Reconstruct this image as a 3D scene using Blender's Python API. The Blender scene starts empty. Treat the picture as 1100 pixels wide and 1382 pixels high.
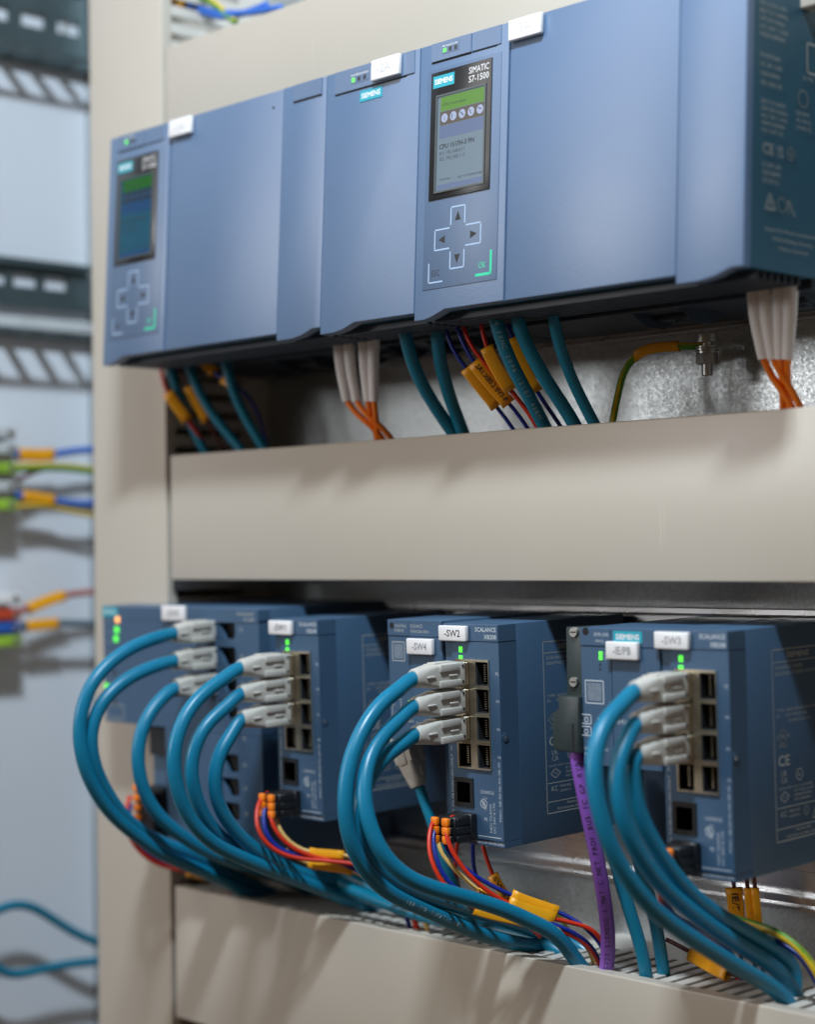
import bpy, bmesh, math, random
from mathutils import Vector, Matrix, noise as nz
random.seed(7)
sc = bpy.context.scene
C = sc.collection
S = 0.01                      # all lengths below are centimetres
V = Vector

# ------------------------------------------------------------------ camera
FPX, YAW, PITCH, ROLL = 2445.46, 0.79624, 0.020705, -0.013478
CAM = V((96.539, -67.225, -12.064))
fw = V((-math.sin(YAW)*math.cos(PITCH), math.cos(YAW)*math.cos(PITCH), math.sin(PITCH)))
r0 = V((math.cos(YAW), math.sin(YAW), 0)); u0_ = r0.cross(fw)
rt = math.cos(ROLL)*r0 + math.sin(ROLL)*u0_
up = -math.sin(ROLL)*r0 + math.cos(ROLL)*u0_
cd = bpy.data.cameras.new('camera'); cam = bpy.data.objects.new('camera', cd); C.objects.link(cam)
M = Matrix((rt, up, -fw)).transposed().to_4x4(); M.translation = CAM*S
cam.matrix_world = M
cd.sensor_fit = 'VERTICAL'; cd.sensor_height = 36; cd.sensor_width = 36
cd.lens = 36*FPX/1382
cd.clip_start = 0.02; cd.clip_end = 20
cd.dof.use_dof = True; cd.dof.focus_distance = 0.952; cd.dof.aperture_fstop = 3.8; cd.dof.aperture_blades = 0
sc.camera = cam

# ------------------------------------------------------------------ light
w = bpy.data.worlds.new('World'); sc.world = w; w.use_nodes = True
bg = w.node_tree.nodes['Background']; bg.inputs[0].default_value = (1.0, 0.70, 0.48, 1); bg.inputs[1].default_value = 0.10
def area(name, loc, target, sx, sy, power, col):
    l = bpy.data.lights.new(name, 'AREA'); l.shape = 'RECTANGLE'; l.size = sx*S; l.size_y = sy*S
    l.energy = power; l.color = col
    o = bpy.data.objects.new(name, l); C.objects.link(o); o.location = V(loc)*S
    o.rotation_euler = (V(target)-V(loc)).to_track_quat('-Z', 'Y').to_euler()
    return o
area('cabinet_work_light', (60, -48, 82), (28, 2, -8), 16, 6, 17.5, (0.76, 0.89, 1.0))
area('room_window_light', (-92, -205, 118), (35, 2, 0), 105, 220, 26, (1.0, 0.96, 0.93))
area('low_fill_light', (-98, -205, 34), (38, 8, -4), 34, 30, 6, (0.98, 0.99, 1.0))  # added low fill, brightens the plate and cables under the controllers
sc.view_settings.view_transform = 'Standard'; sc.view_settings.look = 'None'
sc.view_settings.exposure = 0.0; sc.view_settings.gamma = 1.0

# ------------------------------------------------------------------ helpers
def ray(px, py): return CAM, fw + rt*((px-550)/FPX) - up*((py-691)/FPX)
def atX(px, py, x): c, d = ray(px, py); return c + d*((x-c.x)/d.x)
def atY(px, py, y): c, d = ray(px, py); return c + d*((y-c.y)/d.y)
def atZ(px, py, z): c, d = ray(px, py); return c + d*((z-c.z)/d.z)

class Frame:
    """plane: u right, v down, w out towards the viewer"""
    def __init__(s, o, U, Vd, W): s.o, s.U, s.V, s.W = V(o), V(U).normalized(), V(Vd).normalized(), V(W).normalized()
    def P(s, u, v, w=0): return s.o + s.U*u + s.V*v + s.W*w
    def uv(s, px, py):
        c, d = ray(px, py); t = (s.o-c).dot(s.W)/d.dot(s.W); q = c+d*t-s.o
        return q.dot(s.U), q.dot(s.V)
    def rect(s, px0, py0, px1, py1):
        a, b = s.uv(px0, py0), s.uv(px1, py1)
        return min(a[0], b[0]), max(a[0], b[0]), min(a[1], b[1]), max(a[1], b[1])
WORLD = Frame((0, 0, 0), (1, 0, 0), (0, 0, -1), (0, -1, 0))

WP = {}
def E(name, label, cat, loc, group=None):
    o = bpy.data.objects.new(name, None); C.objects.link(o); o.empty_display_size = 0.01
    o.location = V(loc)*S; WP[o] = V(loc)*S
    o['label'] = label; o['category'] = cat
    if group: o['group'] = group
    return o
def tag(o, label, cat, group=None, kind=None):
    o['label'] = label
    if cat: o['category'] = cat
    if group: o['group'] = group
    if kind: o['kind'] = kind
    return o
def O(name, bm, mat, parent=None, smooth=False, fix=True, label=None):
    if fix: bmesh.ops.recalc_face_normals(bm, faces=bm.faces)
    vs = [v.co for v in bm.verts]
    if not vs: return None
    lo = V((min(c.x for c in vs), min(c.y for c in vs), min(c.z for c in vs)))
    hi = V((max(c.x for c in vs), max(c.y for c in vs), max(c.z for c in vs)))
    ctr = (lo+hi)/2
    for v in bm.verts: v.co = (v.co-ctr)*S
    me = bpy.data.meshes.new(name); bm.to_mesh(me); bm.free()
    for m_ in (mat if isinstance(mat, (list, tuple)) else [mat]): me.materials.append(m_)
    if smooth:
        for p in me.polygons: p.use_smooth = True
        if smooth != 'all': me.set_sharp_from_angle(angle=math.radians(38))
    o = bpy.data.objects.new(name, me); C.objects.link(o)
    WP[o] = ctr*S
    o.parent = parent
    o.location = WP[o] - (WP[parent] if parent else V((0, 0, 0)))
    if label: o['label'] = label
    return o
def inst(src, parent, ctr_cm):
    o = bpy.data.objects.new(src.name.split('.')[0], src.data); C.objects.link(o)
    WP[o] = V(ctr_cm)*S; o.parent = parent; o.location = WP[o] - WP[parent]
    return o
def N(): return bmesh.new()

def merge(bm, src):
    vm = {v: bm.verts.new(v.co) for v in src.verts}
    for f in src.faces:
        try:
            g = bm.faces.new([vm[v] for v in f.verts]); g.material_index = f.material_index
        except ValueError: pass
    src.free()
def box(bm, F, u0, u1, v0, v1, w0, w1, bev=0.0, seg=2, mi=0):
    t = N()
    vs = [t.verts.new(F.P(u, v, w)) for w in (w0, w1) for (u, v) in ((u0, v0), (u1, v0), (u1, v1), (u0, v1))]
    for q in ((0, 1, 2, 3), (4, 5, 6, 7), (0, 1, 5, 4), (1, 2, 6, 5), (2, 3, 7, 6), (3, 0, 4, 7)): t.faces.new([vs[i] for i in q])
    bmesh.ops.recalc_face_normals(t, faces=t.faces)
    if bev: bmesh.ops.bevel(t, geom=t.edges[:], offset=bev, segments=seg, affect='EDGES', profile=0.5, clamp_overlap=True)
    for f in t.faces: f.material_index = mi
    merge(bm, t)
def prism(bm, F, poly, w0, w1, bev=0.0, mi=0):
    t = N()
    a = [t.verts.new(F.P(u, v, w0)) for u, v in poly]; b = [t.verts.new(F.P(u, v, w1)) for u, v in poly]
    n = len(poly)
    t.faces.new(a); t.faces.new(b)
    for i in range(n): t.faces.new((a[i], a[(i+1) % n], b[(i+1) % n], b[i]))
    bmesh.ops.recalc_face_normals(t, faces=t.faces)
    if bev:
        bmesh.ops.bevel(t, geom=[e for e in t.edges if all(v in b for v in e.verts)], offset=bev, segments=2, affect='EDGES', profile=0.5, clamp_overlap=True)
    for f in t.faces: f.material_index = mi
    merge(bm, t)
def quad(bm, F, u0, u1, v0, v1, w):
    bm.faces.new([bm.verts.new(F.P(u, v, w)) for u, v in ((u0, v0), (u0, v1), (u1, v1), (u1, v0))])
def stroke(bm, F, pts, th, w):
    """flat printed polyline"""
    for (a, b) in zip(pts, pts[1:]):
        a, b = V((a[0], a[1])), V((b[0], b[1])); d = (b-a).normalized()*th/2; n = V((-d.y, d.x))
        bm.faces.new([bm.verts.new(F.P(q.x, q.y, w)) for q in (a-d+n, a-d-n, b+d-n, b+d+n)])
def outline(bm, F, u0, u1, v0, v1, th, w): stroke(bm, F, [(u0, v0), (u1, v0), (u1, v1), (u0, v1), (u0, v0)], th, w)
def disc(bm, F, u, v, r, w, n=16):
    bm.faces.new([bm.verts.new(F.P(u+r*math.cos(2*math.pi*i/n), v+r*math.sin(2*math.pi*i/n), w)) for i in range(n)])
def ring(bm, F, u, v, r, th, w, n=18):
    stroke(bm, F, [(u+r*math.cos(2*math.pi*i/n), v+r*math.sin(2*math.pi*i/n)) for i in range(n+1)], th, w)
def cyl(bm, p, ax, r, L, n=16, r2=None, bev=0):
    ax = V(ax).normalized(); a = ax.orthogonal().normalized(); b = ax.cross(a); p = V(p); r2 = r if r2 is None else r2
    A = [bm.verts.new(p+(a*math.cos(2*math.pi*i/n)+b*math.sin(2*math.pi*i/n))*r) for i in range(n)]
    B = [bm.verts.new(p+ax*L+(a*math.cos(2*math.pi*i/n)+b*math.sin(2*math.pi*i/n))*r2) for i in range(n)]
    bm.faces.new(A); bm.faces.new(B)
    for i in range(n): bm.faces.new((A[i], A[(i+1) % n], B[(i+1) % n], B[i]))
def plate(bm, F, u0, u1, v0, v1, w0, w1, holes):
    """slab with through holes; w1 is the front"""
    us = sorted({u0, u1, *[h[0] for h in holes], *[h[1] for h in holes]})
    vs = sorted({v0, v1, *[h[2] for h in holes], *[h[3] for h in holes]})
    nu, nv = len(us)-1, len(vs)-1
    solid = [[not any(h[0]-1e-6 <= (us[i]+us[i+1])/2 <= h[1]+1e-6 and h[2]-1e-6 <= (vs[j]+vs[j+1])/2 <= h[3]+1e-6 for h in holes) for j in range(nv)] for i in range(nu)]
    cache = {}
    def vt(i, j, k):
        if (i, j, k) not in cache: cache[(i, j, k)] = bm.verts.new(F.P(us[i], vs[j], w1 if k else w0))
        return cache[(i, j, k)]
    ok = lambda i, j: 0 <= i < nu and 0 <= j < nv and solid[i][j]
    for i in range(nu):
        for j in range(nv):
            if not solid[i][j]: continue
            for k in (0, 1): bm.faces.new((vt(i, j, k), vt(i+1, j, k), vt(i+1, j+1, k), vt(i, j+1, k)))
            for (di, dj, a, b) in ((-1, 0, (i, j), (i, j+1)), (1, 0, (i+1, j), (i+1, j+1)), (0, -1, (i, j), (i+1, j)), (0, 1, (i, j+1), (i+1, j+1))):
                if not ok(i+di, j+dj): bm.faces.new((vt(*a, 0), vt(*b, 0), vt(*b, 1), vt(*a, 1)))
def spline(P, step=0.35):
    P = [V(p) for p in P]; out = []
    for i in range(len(P)-1):
        p0 = P[i-1] if i else P[0]*2-P[1]; p1, p2 = P[i], P[i+1]; p3 = P[i+2] if i+2 < len(P) else P[-1]*2-P[-2]
        n = max(2, int((p2-p1).length/step))
        for k in range(n):
            t = k/n
            out.append(0.5*((2*p1)+(p2-p0)*t+(2*p0-5*p1+4*p2-p3)*t*t+(3*p1-p0-3*p2+p3)*t**3))
    out.append(P[-1]); return out
def relax(P, it=3):
    for _ in range(it):
        P = [P[0]]+[(P[i-1]+P[i]*2+P[i+1])/4 for i in range(1, len(P)-1)]+[P[-1]]
    return P
def tube(bm, P, r, n=14, mi=0):
    """tube along a polyline; r may be a list"""
    rr = r if isinstance(r, (list, tuple)) else [r]*len(P)
    T = [(P[min(i+1, len(P)-1)]-P[max(i-1, 0)]).normalized() for i in range(len(P))]
    a = T[0].orthogonal().normalized(); rings = []
    for i, p in enumerate(P):
        a = (a-T[i]*a.dot(T[i])).normalized(); b = T[i].cross(a)
        rings.append([bm.verts.new(p+(a*math.cos(2*math.pi*k/n)+b*math.sin(2*math.pi*k/n))*rr[i]) for k in range(n)])
    fs = [bm.faces.new(rings[0]), bm.faces.new(rings[-1])]
    for A, B in zip(rings, rings[1:]):
        for k in range(n): fs.append(bm.faces.new((A[k], A[(k+1) % n], B[(k+1) % n], B[k])))
    for f in fs: f.material_index = mi
_glyph = {}
def glyphs(s):
    if s not in _glyph:
        cu = bpy.data.curves.new('lettering', 'FONT'); cu.body = s; cu.resolution_u = 2; cu.size = 1
        ob = bpy.data.objects.new('lettering', cu); C.objects.link(ob)
        dg = bpy.context.evaluated_depsgraph_get(); dg.update()
        me = bpy.data.meshes.new_from_object(ob.evaluated_get(dg))
        vs = [tuple(v.co[:2]) for v in me.vertices]; fs = [tuple(p.vertices) for p in me.polygons]
        bpy.data.objects.remove(ob); bpy.data.curves.remove(cu); bpy.data.meshes.remove(me)
        xs = [v[0] for v in vs] or [0]
        _glyph[s] = (vs, fs, min(xs), max(xs))
    return _glyph[s]
def text(bm, F, s, u, v, w, h, width=None, align='L', rot=0, bold=0):
    """capital height h (cm); (u,v) = baseline anchor; rot=90 reads upwards"""
    vs, fs, x0, x1 = glyphs(s); k = h/0.70
    kx = k if width is None else width/(x1-x0)
    off = {'L': x0, 'C': (x0+x1)/2, 'R': x1}[align]; c, sn = math.cos(math.radians(rot)), math.sin(math.radians(rot))
    for d in ([(0, 0)] if not bold else [(-bold, 0), (bold, 0), (0, bold), (0, -bold)]):
        nv = []
        for (x, y) in vs:
            X, Y = (x-off)*kx+d[0], y*k+d[1]
            nv.append(bm.verts.new(F.P(u+X*c-Y*sn, v-(X*sn+Y*c), w)))
        w += 0.0006
        for f in fs:
            try: bm.faces.new([nv[i] for i in f])
            except ValueError: pass

# ------------------------------------------------------------------ materials
def mat(name, col, rough=0.5, metal=0.0, spec=0.5, var=0.06, scale=6, bump=0.0, bscale=300, coat=0, emit=None, es=0):
    m = bpy.data.materials.new(name); m.use_nodes = True; nt = m.node_tree; b = nt.nodes['Principled BSDF']
    b.inputs['Roughness'].default_value = rough; b.inputs['Metallic'].default_value = metal
    b.inputs['Specular IOR Level'].default_value = spec; b.inputs['Coat Weight'].default_value = coat
    b.inputs['Base Color'].default_value = (*col, 1)
    if emit:
        b.inputs['Emission Color'].default_value = (*emit, 1); b.inputs['Emission Strength'].default_value = es
        return m
    tc = nt.nodes.new('ShaderNodeNewGeometry')
    if var:
        n = nt.nodes.new('ShaderNodeTexNoise'); n.inputs['Scale'].default_value = scale; n.inputs['Detail'].default_value = 5
        nt.links.new(tc.outputs['Position'], n.inputs['Vector'])
        r = nt.nodes.new('ShaderNodeMapRange'); r.inputs['From Min'].default_value = 0.3; r.inputs['From Max'].default_value = 0.7
        r.inputs['To Min'].default_value = 1-var; r.inputs['To Max'].default_value = 1+var
        nt.links.new(n.outputs['Fac'], r.inputs['Value'])
        mx = nt.nodes.new('ShaderNodeVectorMath'); mx.operation = 'SCALE'; mx.inputs[0].default_value = col
        nt.links.new(r.outputs[0], mx.inputs['Scale']); nt.links.new(mx.outputs[0], b.inputs['Base Color'])
        r2 = nt.nodes.new('ShaderNodeMapRange'); r2.inputs['From Min'].default_value = 0.3; r2.inputs['From Max'].default_value = 0.7
        r2.inputs['To Min'].default_value = rough*0.85; r2.inputs['To Max'].default_value = min(1, rough*1.15)
        nt.links.new(n.outputs['Fac'], r2.inputs['Value']); nt.links.new(r2.outputs[0], b.inputs['Roughness'])
    if bump:
        n2 = nt.nodes.new('ShaderNodeTexNoise'); n2.inputs['Scale'].default_value = bscale; n2.inputs['Detail'].default_value = 2
        nt.links.new(tc.outputs['Position'], n2.inputs['Vector'])
        bp = nt.nodes.new('ShaderNodeBump'); bp.inputs['Strength'].default_value = bump; bp.inputs['Distance'].default_value = 0.0004
        nt.links.new(n2.outputs['Fac'], bp.inputs['Height']); nt.links.new(bp.outputs[0], b.inputs['Normal'])
    return m
def galvanised(name, col, rough):
    m = mat(name, col, rough, metal=0.85, var=0.10, scale=12)
    nt = m.node_tree; b = nt.nodes['Principled BSDF']
    g = nt.nodes.new('ShaderNodeNewGeometry')
    vo = nt.nodes.new('ShaderNodeTexVoronoi'); vo.inputs['Scale'].default_value = 750; vo.feature = 'F1'
    nt.links.new(g.outputs['Position'], vo.inputs['Vector'])
    sep = nt.nodes.new('ShaderNodeSeparateColor'); nt.links.new(vo.outputs['Color'], sep.inputs[0])
    r = nt.nodes.new('ShaderNodeMapRange'); r.inputs['To Min'].default_value = rough*0.85; r.inputs['To Max'].default_value = rough*1.15
    nt.links.new(sep.outputs[0], r.inputs['Value']); nt.links.new(r.outputs[0], b.inputs['Roughness'])
    hs = nt.nodes.new('ShaderNodeMapRange'); hs.inputs['To Min'].default_value = 0.88; hs.inputs['To Max'].default_value = 1.10
    nt.links.new(sep.outputs[1], hs.inputs['Value'])
    sk = nt.nodes.new('ShaderNodeVectorMath'); sk.operation = 'SCALE'; sk.inputs[0].default_value = col
    nt.links.new(hs.outputs[0], sk.inputs['Scale']); nt.links.new(sk.outputs[0], b.inputs['Base Color'])
    bp = nt.nodes.new('ShaderNodeBump'); bp.inputs['Strength'].default_value = 0.07; bp.inputs['Distance'].default_value = 0.0001
    nt.links.new(sep.outputs[2], bp.inputs['Height']); nt.links.new(bp.outputs[0], b.inputs['Normal'])
    return m
def duct_mat(name, col):
    m = mat(name, col, 0.36, var=0.035, scale=5, bump=0.05, bscale=500)
    nt = m.node_tree; b = nt.nodes['Principled BSDF']
    g = nt.nodes.new('ShaderNodeNewGeometry'); mp = nt.nodes.new('ShaderNodeMapping'); mp.inputs['Scale'].default_value = (420, 420, 14)
    nt.links.new(g.outputs['Position'], mp.inputs['Vector'])
    n = nt.nodes.new('ShaderNodeTexNoise'); n.inputs['Scale'].default_value = 1; n.inputs['Detail'].default_value = 1
    nt.links.new(mp.outputs[0], n.inputs['Vector'])
    n2 = nt.nodes.new('ShaderNodeTexNoise'); n2.inputs['Scale'].default_value = 22; nt.links.new(g.outputs['Position'], n2.inputs['Vector'])
    r = nt.nodes.new('ShaderNodeMapRange'); r.inputs['From Min'].default_value = 0.70; r.inputs['From Max'].default_value = 0.78
    nt.links.new(n.outputs['Fac'], r.inputs['Value'])
    r2 = nt.nodes.new('ShaderNodeMapRange'); r2.inputs['From Min'].default_value = 0.52; r2.inputs['From Max'].default_value = 0.62; r2.inputs['To Max'].default_value = 0.35
    nt.links.new(n2.outputs['Fac'], r2.inputs['Value'])
    mu = nt.nodes.new('ShaderNodeMath'); mu.operation = 'MULTIPLY'; nt.links.new(r.outputs[0], mu.inputs[0]); nt.links.new(r2.outputs[0], mu.inputs[1])
    mx = nt.nodes.new('ShaderNodeMix'); mx.data_type = 'RGBA'; mx.inputs[7].default_value = (min(1, col[0]*1.5), min(1, col[1]*1.5), min(1, col[2]*1.55), 1)
    src = b.inputs['Base Color'].links[0].from_socket
    nt.links.new(mu.outputs[0], mx.inputs[0]); nt.links.new(src, mx.inputs[6]); nt.links.new(mx.outputs[2], b.inputs['Base Color'])
    return m
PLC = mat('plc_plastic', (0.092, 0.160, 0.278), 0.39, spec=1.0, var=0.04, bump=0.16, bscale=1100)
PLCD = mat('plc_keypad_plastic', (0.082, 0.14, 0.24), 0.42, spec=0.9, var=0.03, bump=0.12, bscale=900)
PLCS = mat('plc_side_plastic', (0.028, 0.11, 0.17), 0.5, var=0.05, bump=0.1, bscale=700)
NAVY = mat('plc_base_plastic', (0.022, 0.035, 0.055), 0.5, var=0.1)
SWP = mat('switch_plastic', (0.050, 0.104, 0.182), 0.40, var=0.04, bump=0.12, bscale=900)
BLACK = mat('black_plastic', (0.010, 0.011, 0.013), 0.4, var=0.1)
HOLE = mat('dark_cavity_plastic', (0.006, 0.006, 0.007), 0.7, var=0.1)
BEZ = mat('display_bezel', (0.018, 0.019, 0.021), 0.22, var=0.05)
DUCT = duct_mat('duct_pvc', (0.50, 0.445, 0.37))
DUCTW = mat('duct_finger_pvc', (0.60, 0.56, 0.50), 0.45, var=0.04)
WALLM = mat('enclosure_paint', (0.68, 0.715, 0.77), 0.5, var=0.04, scale=4, bump=0.1, bscale=400)
GALV = galvanised('galvanised_plate', (0.54, 0.575, 0.59), 0.42)
ALU = mat('aluminium_rail', (0.72, 0.73, 0.74), 0.28, metal=1.0, var=0.08, scale=30)
STEEL = mat('zinc_steel', (0.50, 0.50, 0.48), 0.38, metal=1.0, var=0.1, scale=60)
NICKEL = mat('nickel_shield', (0.52, 0.46, 0.35), 0.32, metal=0.9, var=0.15, scale=120)
DRAIL = mat('dark_rail_steel', (0.10, 0.14, 0.15), 0.4, metal=0.6, var=0.15, scale=20)
TEAL = mat('teal_cable_jacket', (0.004, 0.195, 0.34), 0.36, var=0.07, scale=40, bump=0.06, bscale=250)
TEALD = mat('shaded_teal_cable_jacket', (0.004, 0.185, 0.30), 0.36, var=0.07, scale=40, bump=0.06, bscale=250)  # same jacket as TEAL, colour darkened for cables in shade
PURPLE = mat('purple_cable_jacket', (0.27, 0.10, 0.52), 0.36, var=0.06, scale=40)
PLUG = mat('plug_grey_plastic', (0.56, 0.54, 0.49), 0.45, var=0.05, scale=60, bump=0.08, bscale=600)
OLIVE = mat('fibre_plug_plastic', (0.46, 0.43, 0.31), 0.45, var=0.1)
BOOT = mat('white_boot_rubber', (0.90, 0.87, 0.86), 0.5, var=0.04, scale=60)
ORANGE = mat('orange_fibre_jacket', (1.0, 0.23, 0.010), 0.4, var=0.06, scale=60)
LEVER = mat('orange_lever_plastic', (1.0, 0.24, 0.008), 0.4, var=0.06, scale=60)
RED = mat('red_wire', (0.62, 0.028, 0.006), 0.38, var=0.06, scale=60)
BLUE = mat('dark_blue_wire', (0.006, 0.022, 0.27), 0.36, var=0.06, scale=60)
LBLUE = mat('blue_wire', (0.03, 0.14, 0.55), 0.4, var=0.06, scale=60)
CREAM = mat('cream_wire', (0.72, 0.46, 0.14), 0.4, var=0.06, scale=60)
BROWN = mat('brown_wire', (0.09, 0.02, 0.012), 0.4, var=0.06, scale=60)
PINK = mat('faded_red_wire', (0.45, 0.17, 0.15), 0.5, var=0.06, scale=60)
SLATE = mat('grey_blue_wire', (0.10, 0.15, 0.19), 0.5, var=0.06, scale=60)
GREYW = mat('grey_wire', (0.30, 0.33, 0.34), 0.45, var=0.06, scale=60)
YEL = mat('yellow_sleeve', (0.95, 0.41, 0.008), 0.42, var=0.05, scale=60)
GREEN = mat('green_wire', (0.10, 0.30, 0.02), 0.4, var=0.06, scale=60)
YG = mat('yellow_stripe', (0.70, 0.46, 0.02), 0.4, var=0.06, scale=60)
WHITE = mat('label_plastic', (0.82, 0.80, 0.80), 0.4, var=0.02)
CPRINT = mat('cable_print', (0.30, 0.46, 0.52), 0.6, var=0)
PRINT = mat('pale_print', (0.52, 0.57, 0.62), 0.6, var=0)
PRINTD = mat('dim_print', (0.42, 0.44, 0.42), 0.6, var=0)
INK = mat('black_print', (0.02, 0.02, 0.022), 0.6, var=0)
FAINT = mat('overexposed_print', (0.55, 0.54, 0.54), 0.6, var=0)
STK = mat('data_sticker_print', (0.17, 0.215, 0.275), 0.55, var=0.2, scale=900)
INKG = mat('grey_print', (0.25, 0.25, 0.26), 0.6, var=0)
LOGO = mat('teal_logo', (0.01, 0.36, 0.45), 0.4, var=0.02)
KEYW = mat('key_outline_print', (0.38, 0.50, 0.68), 0.5, var=0)
KEYG = mat('green_print', (0.02, 0.62, 0.33), 0.5, var=0)
LEDG = mat('green_led', (0.1, 0.6, 0.1), emit=(0.10, 1.0, 0.04), es=1.1)
LEDO = mat('orange_led', (0.8, 0.3, 0.1), emit=(1.0, 0.42, 0.10), es=1.6)
LEDX = mat('unlit_led', (0.03, 0.035, 0.04), 0.3, var=0)
def scr(n, c, k): return mat(n, tuple(x*0.3 for x in c), 0.25, emit=c, es=k)
CONNG = mat('dark_green_grey_plastic', (0.026, 0.040, 0.041), 0.45, var=0.08, bump=0.1, bscale=600)
TRIM = mat('terminal_grey', (0.55, 0.57, 0.58), 0.45, var=0.08, scale=80)

# ------------------------------------------------------------------ enclosure
YB = 14.0            # face of the mounting plate
YD = 5.0             # front of the wiring ducts
b = N(); box(b, WORLD, -24, 78, -48, 70, -YB-0.3, -YB)
tag(O('back_wall', b, GALV), 'galvanised steel mounting plate behind the ducts and modules', None, kind='structure')
b = N(); box(b, WORLD, -23.0, -22.0, -48, 70, -YB+0.02, 14)
tag(O('side_wall', b, WALLM), 'pale blue grey enclosure side wall left of the upright duct', None, kind='structure')

# wiring ducts ------------------------------------------------------
def duct_h(label, zt, zb, x0, x1, fingers=False):
    t = E('wiring_duct', label, 'cable duct', ((x0+x1)/2, 10, zb), 'beige slotted wiring ducts')
    b = N(); box(b, WORLD, x0, x1, -zt+0.0, -zb, -YD-0.25, -YD, 0.09, 3)
    for v in (-zt, -zb-0.22): box(b, WORLD, x0+.02, x1-.02, v+0.01, v+0.21, -YD-0.8, -YD-0.2)
    O('cover', b, DUCT, t, smooth=True)
    b = N(); box(b, WORLD, x0+.05, x1-.05, -zt+.25, -zb-.25, -YB+0.0, -YB+0.25)
    box(b, WORLD, x0+.05, x1-.05, -zt+.25, -zt+.45, -YB+.25, -YB+3.2); box(b, WORLD, x0+.05, x1-.05, -zb-.45, -zb-.25, -YB+.25, -YB+3.2)
    O('base', b, DUCTW, t)
    if fingers:
        f0 = None; x = x0+0.5; k = 0
        while x < x1-0.4:
            if f0 is None:
                b = N()
                box(b, WORLD, x-.31, x+.31, -zt+.23, -zt+.41, -YB+3.2, -YB+5.2, 0.03, 1)
                box(b, WORLD, x-.27, x+.27, -zt+.24, -zt+.40, -YB+5.2, -YB+5.45)
                box(b, WORLD, x-.31, x+.31, -zt+.21, -zt+.41, -YB+5.45, -YD-.32, 0.04, 2)
                f0 = O('finger', b, DUCTW, t); xb = x; base = WP[f0]/S
            else: inst(f0, t, base+V((x-xb, 0, 0)))
            x += 0.96
    return t
duct_h('upper beige wiring duct running behind the top of the controllers', 21.35, 12.95, 0.42, 78)
duct_h('middle beige wiring duct between the controllers and the switches, half in shadow', -5.68, -13.85, 0.42, 78)
duct_h('lower beige wiring duct with slotted top where the teal cables enter', -33.9, -42.45, 0.42, 78, True)
t = E('wiring_duct', 'upright beige wiring duct at the left ends of the level ducts', 'cable duct', (-4.2, 10, -70), 'beige slotted wiring ducts')
b = N(); box(b, WORLD, -8.4, -0.02, -48, 70, -YD-0.25, -YD, 0.09, 3)
box(b, WORLD, -8.38, -8.17, -48, 70, -YD-.8, -YD-.2); box(b, WORLD, -.24, -.03, -48, 70, -YD-.8, -YD-.2)
O('cover', b, DUCT, t, smooth=True)
b = N(); box(b, WORLD, -8.15, -.25, -48, 70, -YB, -YB+.25)
for x in (-8.15, -.45): box(b, WORLD, x, x+.2, -48, 70, -YB+.25, -YB+2.2)
O('base', b, DUCTW, t)
f0 = None
z = 29.0
while z > -43:
    if f0 is None:
        b = N(); box(b, WORLD, -.44, -.24, -z-.36, -z+.36, -YB+2.2, -YD-.32, 0.03, 1); f0 = O('finger', b, DUCTW, t); base = WP[f0]/S; zb0 = z
    else: inst(f0, t, base+V((0, 0, z-zb0)))
    z -= 1.2
b = N(); box(b, WORLD, -8.15, -7.95, -48, 70, -YB+2.2, -YD-.8); O('side_panel', b, DUCTW, t)

b = N()
rnd = random.Random(3)
for k in range(9):
    yy, zz0 = 6.4+rnd.random()*6.5, -36.2-rnd.random()*1.6; tube(b, relax(spline([V((x, yy+rnd.uniform(-.5, .5), zz0+rnd.uniform(-.4, .4))) for x in range(2, 78, 6)]), 2), .33, 8)
tag(O('added_cable_bundle', b, mat('slot_shade_jacket', (.012, .03, .038), .5), smooth='all'), 'added dark cables inside the lower slotted duct, deepening the shade in its slots', 'cables', None, 'stuff')  # dark cables added so the gaps between the fingers look shaded
# mounting rails ----------------------------------------------------
def rail(label, zt, zb, x0, x1):
    t = E('mounting_rail', label, 'mounting rail', ((x0+x1)/2, YB, zb), 'aluminium mounting rails behind the modules')
    b = N(); box(b, WORLD, x0, x1, -zt, -zb, -YB+.25, -YB+.65, .03, 1)
    O('rail_web', b, ALU, t)
    b = N(); box(b, WORLD, x0, x1, -zt-.02, -zt+.32, -YB+.65, -YB+1.5, .04, 2); O('rail_lip', b, ALU, t)
    b = N(); box(b, WORLD, x0, x1, -zb-.75, -zb-.35, -YB+.65, -YB+1.25, .04, 2); box(b, WORLD, x0, x1, -zb-.12, -zb+.03, -YB+.65, -YB+1.1, .03, 1)
    O('rail_lip', b, ALU, t)
    b = N(); box(b, WORLD, x0+.1, x1-.1, -zt+3.2, -zb-2.0, -YB+.65, -YB+.95, .03, 1); O('rail_step', b, ALU, t)
    return t
rail('aluminium mounting rail behind the tall controllers', 15.3, -0.35, 0.6, 56)
rail('aluminium mounting rail behind the row of switches', -15.45, -31.0, 0.6, 76)

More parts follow.
